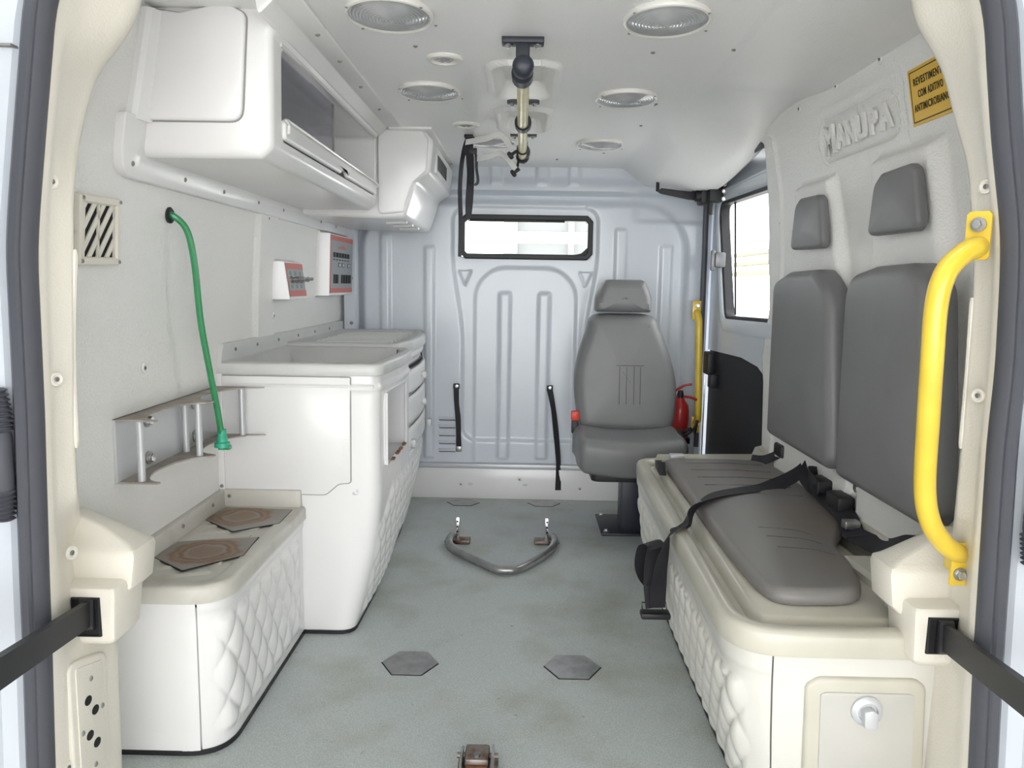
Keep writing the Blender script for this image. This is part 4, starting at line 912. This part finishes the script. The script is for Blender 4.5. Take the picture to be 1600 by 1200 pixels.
# stepped mouldings at the back and near corner
O('rear_ledge', loft([[(.86, y, .44), (.885, y, .50), (.94, y, .515), (.94, y, .44)] for y in (1.62, 2.94)]), BENCHT, be, 30)
O('near_step', loft([[(.76, 1.82, z0), (.775, 1.60, z0), (.745, 1.455, z0), (.93, 1.455, z0), (.93, 1.82, z0)] for z0 in (.44, .462)]+[[(.772, 1.81, .470), (.787, 1.60, .470), (.757, 1.465, .470), (.93, 1.465, .470), (.93, 1.81, .470)]]), BENCHT, be, 30)
O('latch_block', box(.545, .60, 2.865, 2.905, .446, .478, .005), ALUM, be); O('far_upstand', loft([[(.50, y, .44), (.51, y, .462), (.90, y, .470), (.93, y, .44)] for y in (2.85, 2.95)]), BENCHT, be, 30)
O('sealant_line', tube([(.758, 1.438, .405), (.757, 1.445, .455), (.735, 1.52, .473)], .006, 6), GLUE, be)
for y in (1.62, 1.95, 2.4): inst('screw', SMALL, be, (.428, y, .362), (-1, 0, -.1), scale=.9)
# cushion
cu = thing('bench_cushion', (.70, 2.2, .446), 'soiled grey vinyl bench cushion with a notched near corner', 'cushion')
co = cr([(.522, 2.79), (.66, 2.80), (.80, 2.795), (.862, 2.76), (.888, 2.66), (.900, 2.44), (.900, 2.25), (.880, 2.10), (.840, 2.0), (.785, 1.90), (.764, 1.83), (.757, 1.745), (.737, 1.65), (.712, 1.59), (.672, 1.558), (.60, 1.550), (.535, 1.555), (.504, 1.60), (.493, 1.75), (.493, 2.0), (.498, 2.3), (.503, 2.6), (.508, 2.74)], 3, True)
cpad = O('pad', pillow(co, lambda u, v, w: (u, v, .447+w), .038, .022, .010, seg=6, rings=(.9, .75, .5, .25, .08)), VINYLS, cu, 60)
for k in range(5): 
    y = 2.68-k*.10; O('stitch_line', tube([(.56, y, .4915), (.70, y-.005, .4945), (.83, y-.01, .4905)], .0008, 5), STITCH, cpad)
for k, y in enumerate((1.95, 1.88, 1.80)): O('stitch_line', tube(cr([(.60, y, .4930), (.68, y-.02, .4940), (.72, y-.05, .4915)], 4), .0006, 5), STITCH, cpad)
# two backrests and two headrests on the lining
def wall_pad(name, poly, t, r, crown, x0, lab, cat, grp, lean=0.):
    ys = [p[0] for p in poly]; zs = [p[1] for p in poly]; o = thing(name, (x0, sum(ys)/len(ys), min(zs)), lab, cat, grp)
    O('pad', pillow(poly, lambda u, v, w: (x0+lean*(v-.6)-w, u, v), t, r, crown, seg=6), VINYL, o, 60)
    return o
b1 = rpoly([(2.665, .605), (2.635, 1.135), (2.50, 1.165), (2.26, 1.168), (2.155, 1.10), (2.105, .70), (2.10, .635), (2.14, .605)], [.03, .05, .08, .09, .15, .1, .04, .03], 5)
b2 = rpoly([(2.075, .602), (2.055, 1.10), (2.02, 1.150), (1.90, 1.168), (1.72, 1.172), (1.645, 1.13), (1.595, .70), (1.585, .64), (1.62, .605)], [.03, .08, .06, .08, .08, .1, .1, .04, .03], 5)
wall_pad('back_cushion', b1, .075, .03, .008, .905, 'grey vinyl bench backrest nearer the sliding door', 'back cushion', 'back cushions over the bench', -.03)
wall_pad('back_cushion', b2, .080, .03, .008, .912, 'grey vinyl bench backrest behind the long yellow rail', 'back cushion', 'back cushions over the bench', -.03)
hd1 = rpoly([(2.555, 1.235), (2.515, 1.372), (2.475, 1.392), (2.335, 1.388), (2.308, 1.375), (2.283, 1.248), (2.30, 1.230)], [.02, .04, .03, .02, .02, .02, .02], 5)
hd2 = rpoly([(2.008, 1.246), (1.978, 1.37), (1.940, 1.394), (1.803, 1.397), (1.780, 1.385), (1.750, 1.262), (1.768, 1.244)], [.02, .04, .03, .02, .02, .02, .02], 5)
wall_pad('head_cushion', hd1, .028, .012, .005, .897, 'small grey headrest pad nearer the sliding door', 'head cushion', 'head cushions over the bench', -.075+.03)
wall_pad('head_cushion', hd2, .028, .012, .005, .905, 'small grey headrest pad under the yellow notice', 'head cushion', 'head cushions over the bench', -.075+.03)
# --- yellow notice
sg = thing('notice', (.87, 1.80, 1.48), 'yellow notice with black capitals high on the right wall', 'notice')
def NS(u, v, w=0.): # u from the far edge towards the camera, v up
    Y = 1.890-u; z = 1.493+v; return (wr(1.8, 1.553)+(wr(1.8, 1.60)-wr(1.8, 1.50))/.10*(z-1.553)-.011-w, Y, z)
O('plate', box(0, .182, 0, .125, -.004, .001).map(NS), SIGNY, sg, 0)
O('border', ring([(.006, .006), (.176, .006), (.176, .119), (.006, .119)], .0028, .0016, .001, 'z').map(NS), INK, sg, 0)
for word, v, wd in (('REVESTIMENTO', .093, .136), ('COM ADITIVO', .065, .106), ('ANTIMICROBIANO', .036, .150)):
    g = text_g(word, .0225, .0004, .0003); x0 = min(p[0] for p in g.v); x1 = max(p[0] for p in g.v)
    O('lettering', g.map(lambda a, b, c, vv=v, k=wd/(x1-x0), m=(x0+x1)/2: NS((a-m)*k+.091, b+vv, .0016+c)), INK, sg, 0)
# --- seat belts on the bench
def belt(name, loc, lab): return thing(name, loc, lab, 'seat belt', 'bench seat belts')
ba = belt('seat_belt', (.40, 2.1, .18), 'long black seat belt lying across the bench cushion and hanging over its front edge')
pth = cr([(.905, 2.43, .555), (.87, 2.415, .530), (.80, 2.375, .505), (.74, 2.335, .4965), (.66, 2.295, .4985), (.56, 2.24, .4965), (.49, 2.16, .482), (.44, 2.08, .460), (.400, 2.04, .450), (.384, 2.05, .425), (.383, 2.08, .38), (.381, 2.11, .31), (.379, 2.12, .25), (.377, 2.115, .195)], 6)
O('webbing', ribbon(pth, lerp_list([(0, 1, .6), (0, 1, .4), (.2, 1, .5), (.2, 1, .1), (.3, 1, 0), (.5, 1, 0), (.6, .9, 0), (.3, 1, 0), (.5, 1, 0), (1, .8, 0), (1, .4, 0), (1, .3, 0)], len(pth)), .052), WEB, ba)
O('folded_loop', ribbon(cr([(.374, 2.115, .372), (.362, 2.15, .378), (.348, 2.19, .355), (.342, 2.205, .30), (.350, 2.20, .262), (.362, 2.16, .250), (.371, 2.12, .262)], 6), lerp_list([(1, .2, .2), (1, .4, .2), (1, .5, 0), (1, .5, 0), (1, .2, 0)], 37), .050), WEB, ba)
O('webbing', ribbon(cr([(.372, 2.13, .375), (.366, 2.14, .32), (.364, 2.13, .26), (.370, 2.115, .195)], 5), (1, .25, 0), .056), WEB, ba)
O('tongue', box(.328, .412, 2.085, 2.125, .170, .188, .005), BLACK, ba); O('tongue_slot', tube([(.335, 2.12, .188), (.335, 2.13, .204), (.405, 2.13, .204), (.405, 2.12, .188)], .002, 5), BLACK, ba)
bb_ = belt('seat_belt', (.90, 1.95, .49), 'black seat belt with buckles bunched between the backrests and near end of the cushion')
O('buckle', box(.845, .895, 2.20, 2.29, .515, .555, .008), BLACK, bb_); O('buckle', box(.848, .898, 2.06, 2.15, .500, .545, .008), BLACK, bb_)
O('webbing', ribbon(cr([(.905, 2.40, .56), (.875, 2.36, .53), (.868, 2.28, .515), (.868, 2.20, .512), (.865, 2.12, .508), (.860, 2.03, .505), (.850, 1.96, .485), (.840, 1.92, .482)], 6), (1, .2, .25), .055), WEB, bb_)
O('webbing', ribbon(cr([(.838, 1.95, .486), (.855, 1.90, .482), (.870, 1.84, .486), (.875, 1.76, .515), (.878, 1.68, .535), (.89, 1.60, .545), (.915, 1.56, .55)], 6), lerp_list([(1, .2, .3), (1, .2, .5), (.6, .1, 1), (.4, 0, 1), (.4, 0, 1)], 37), .058), WEB, bb_)
O('webbing', ribbon(cr([(.90, 2.31, .545), (.862, 2.30, .552), (.846, 2.26, .545), (.850, 2.20, .525)], 5), (0, .5, 1), .05), WEB, bb_)
O('tongue', box(.828, .868, 1.955, 1.985, .488, .510, .003), STEEL, bb_)
inst('anchor_bolt', BOLT, bb_, (.905, 2.055, .575), (-1, 0, 0), scale=1.5); inst('anchor_bolt', BOLT, bb_, (.895, 1.53, .575), (-1, -.2, 0), scale=1.7)
bc = belt('seat_belt', (.88, 2.74, .49), 'short black seat belt at the far end of the bench below the backrest')
O('webbing', ribbon(cr([(.905, 2.60, .565), (.89, 2.64, .545), (.875, 2.70, .515), (.850, 2.745, .490), (.82, 2.77, .486)], 6), (.5, .5, .9), .045), WEB, bc)
O('buckle', box(.868, .905, 2.60, 2.68, .53, .575, .008), BLACK, bc)
bd = belt('seat_belt', (.487, 2.73, .45), 'black belt tongue sticking up at the front far corner of the cushion')
O('tongue', prism(rpoly([(2.66, .447), (2.75, .455), (2.765, .482), (2.72, .478), (2.69, .492)], .004), 'x', .468, .492, .003), BLACK, bd)
# ================================================================== FLOOR FITTINGS
def hexplate(pts, lab):
    t = thing('floor_plate', (sum(p[0] for p in pts)/6, sum(p[1] for p in pts)/6, 0), lab, 'floor plate', 'hexagonal floor plates')
    O('plate', prism(pts, 'z', .0005, .0035), STEEL, t, 0); O('plate_edge', prism(offset(pts, -.0022), 'z', 0, .0016), INK, t, 0)
hx = [(-.082, 0), (-.042, .072), (.042, .072), (.082, 0), (.042, -.072), (-.042, -.072)]
for cx, cy, lab in ((-.338, 2.13, 'hexagonal steel floor plate nearer the left locker'), (.139, 2.129, 'hexagonal steel floor plate nearer the bench'), (-.315, 3.815, 'hexagonal steel plate at the partition skirting, left one'), (.097, 3.83, 'hexagonal steel plate at the partition skirting, right one')):
    hexplate([(cx+a, cy+b*(.95 if cy < 3 else .8)) for a, b in hx], lab)
us_ = thing('stretcher_stop', (-.1, 3.05, 0), 'bent steel tube stretcher stop with two upright pins on the floor', 'stretcher stop')
O('bent_tube', tube(cr([(-.318, 3.235, .020), (-.325, 3.19, .020), (-.318, 3.12, .020), (-.28, 3.04, .020), (-.20, 2.945, .020), (-.135, 2.868, .020), (-.095, 2.842, .020), (-.05, 2.842, .020), (-.015, 2.868, .020), (.05, 2.965, .020), (.105, 3.075, .020), (.125, 3.15, .020), (.128, 3.21, .020), (.120, 3.25, .020)], 5), .0165, 12), STEEL, us_)
for x, y in ((-.292, 3.205), (.094, 3.215)):
    bar = O('pin', box(x-.0085, x+.0085, y-.004, y+.004, .0, .112, .002), CHROME, us_)
    for z in (.095, .072, .05): O('pin_hole', rod((x, y-.0046, z), (x, y+.0046, z), .0045, 10), DARK, bar)
    s = 1 if x < 0 else -1
    O('bracket', box(min(x-.012, x+s*.055), max(x+.012, x+s*.055), y-.028, y+.030, 0, .018, .005), RUSTY, us_); O('bracket', box(min(x-s*.055, x), max(x-s*.055, x), y-.012, y+.004, 0, .010, .003), RUSTY, us_)
sl = thing('stretcher_latch', (-.11, 1.62, 0), 'rusty steel stretcher latch on the floor at the bottom edge of the view', 'latch')
O('base', box(-.155, -.062, 1.50, 1.68, 0, .008, .002), RUSTY, sl)
O('side_plate', prism(rpoly([(1.52, .004), (1.67, .004), (1.665, .045), (1.60, .058), (1.54, .04)], .01), 'x', -.147, -.142), STEEL, sl); O('side_plate', prism(rpoly([(1.50, .004), (1.68, .004), (1.665, .05), (1.60, .062), (1.54, .05)], .01), 'x', -.077, -.071), STEEL, sl)
O('hook_block', box(-.138, -.082, 1.605, 1.668, .008, .048, .006), RUSTY, sl); O('pivot', rod((-.157, 1.645, .032), (-.062, 1.645, .032), .007), RUSTY, sl); O('bolt_head', lathe([(.008, 0), (.008, .006), (.001, .007)], (-.11, 1.618, .048), (0, 0, 1), 6), SCREWM, sl)
O('rust_crust', box(-.136, -.084, 1.585, 1.606, .008, .036, .005), RUST, sl)
# ================================================================== REAR DOOR CHECK STRAPS AND CABLE BOOTS
def bar_between(a, b, w, h):
    a, b = Vector(a), Vector(b); t = (b-a).normalized(); s = t.cross(Vector((0, 0, 1))).normalized(); u = s.cross(t)
    return loft([[tuple(p+s*i*w/2*k+u*j*h/2*k) for i, j in ((-1, -1), (1, -1), (1, 1), (-1, 1))] for p, k in ((a, .9), (a+t*.006, 1), (b-t*.006, 1), (b, .9))])
for s, a, b, lab in ((-1, (-.858, 1.43, .462), (-.764, .93, .553), 'black door check strap from the left pillar socket'), (1, (.785, 1.41, .462), (.701, .93, .544), 'black door check strap from the right pillar socket')):
    t = thing('check_strap', b, lab, 'check strap', 'rear door check straps')
    O('bar', bar_between(a, b, .014, .048), BLACK, t); v = Vector(a).lerp(Vector(b), .08); O('stop_block', bar_between(v, Vector(a).lerp(Vector(b), .02), .028, .062), BLACK, t)
    O('link_arm', bar_between(Vector(b)+Vector((0, .02, 0)), (s*1.0 if s < 0 else .955, .90, b[2]), .014, .044), BLACK, t); O('hinge_pin', rod((b[0], b[1]+.006, b[2]-.03), (b[0], b[1]+.006, b[2]+.03), .012), BLACK, t)
def boot(x, y, z0, z1, lab):
    t = thing('cable_boot', (x, y, z0), lab, 'cable boot', 'rear door cable boots'); pr = []; n = 7
    for k in range(n): h = z0+k*.008; r = .012+.006*k/n; pr += [(r, h), (r+.005, h+.003), (r, h+.006)]
    pr += [(.019, z0+.062), (.0195, z1-.085), (.018, z1-.08)]
    for k in range(9): h = z1-.075+k*.0085; r = .019-.009*(k/9)**2; pr += [(r, h), (r+.005, h+.003), (r, h+.006)]
    O('bellows', lathe([(p[0], p[1]-z0) for p in pr], (x, y, z0), (0, 0, 1), 16), RUBBER, t); O('clip', box(min(x, x+math.copysign(.04, x)), max(x, x+math.copysign(.04, x)), y-.008, y+.02, z0+.10, z0+.12, .003), BLACK, t)
boot(-.904, 1.262, .695, .925, 'black ribbed cable boot at the left rear door'); boot(.840, 1.255, .655, .885, 'black ribbed cable boot at the right rear door')
# ================================================================== OUTSIDE
O('ground', box(-12, 12, -10, 16, -.72, -.68), CONC, label='pale concrete yard outside the van', cat='ground', kind='structure')
O('sky_blocker', box(-6, 6, -7, 1.0, 3.0, 3.1), PALEC2, label='added flat roof, out of view, blocking sky light behind the van', cat='sky_blocker', kind='structure')  # unseen roof, added to hold sky light off the rear surfaces
for x, l in ((-6, 'left'), (5.9, 'right')): O('wall_blocker_'+l, box(x, x+.1, -7, 1.0, -.68, 3.0), PALEC2, label='added wall, out of view, cutting sideways light on the '+l+' side behind the van', cat='wall', kind='structure')  # unseen walls, added to cut side light on the near surfaces
fw = thing('reflection_panels', (.4, 10, -.68), 'added pale panels imitating the reflection in the partition window', 'reflection stand-in')  # added outside panels stand in for the reflection in the sliding pane
O('wall', box(-.28, 1.15, 10, 10.2, -.68, 1.64), PALEW, fw); O('reflection_band', box(-.28, 1.15, 10, 10.2, 1.80, 2.6), PALEW, fw)  # grey bands of the imitated reflection
O('reflection_upright', box(-.30, -.12, 9.9, 10.25, -.68, 2.6, .01), PALEC, fw); O('reflection_upright', box(.52, .60, 9.93, 10.25, -.68, 2.6, .01), PALEC, fw)  # cream uprights of the imitated reflection
O('rail', rod((.0, 9.95, 1.735), (.50, 9.95, 1.735), .010), SCREWM, fw); O('rail', rod((-.05, 9.95, 1.690), (.50, 9.95, 1.690), .008), SCREWM, fw)  # thin dark lines of the imitated reflection
fp = thing('yard_fence', (3.2, 8.2, -.68), 'cream post with yellow pipes seen through the side window', 'fence')
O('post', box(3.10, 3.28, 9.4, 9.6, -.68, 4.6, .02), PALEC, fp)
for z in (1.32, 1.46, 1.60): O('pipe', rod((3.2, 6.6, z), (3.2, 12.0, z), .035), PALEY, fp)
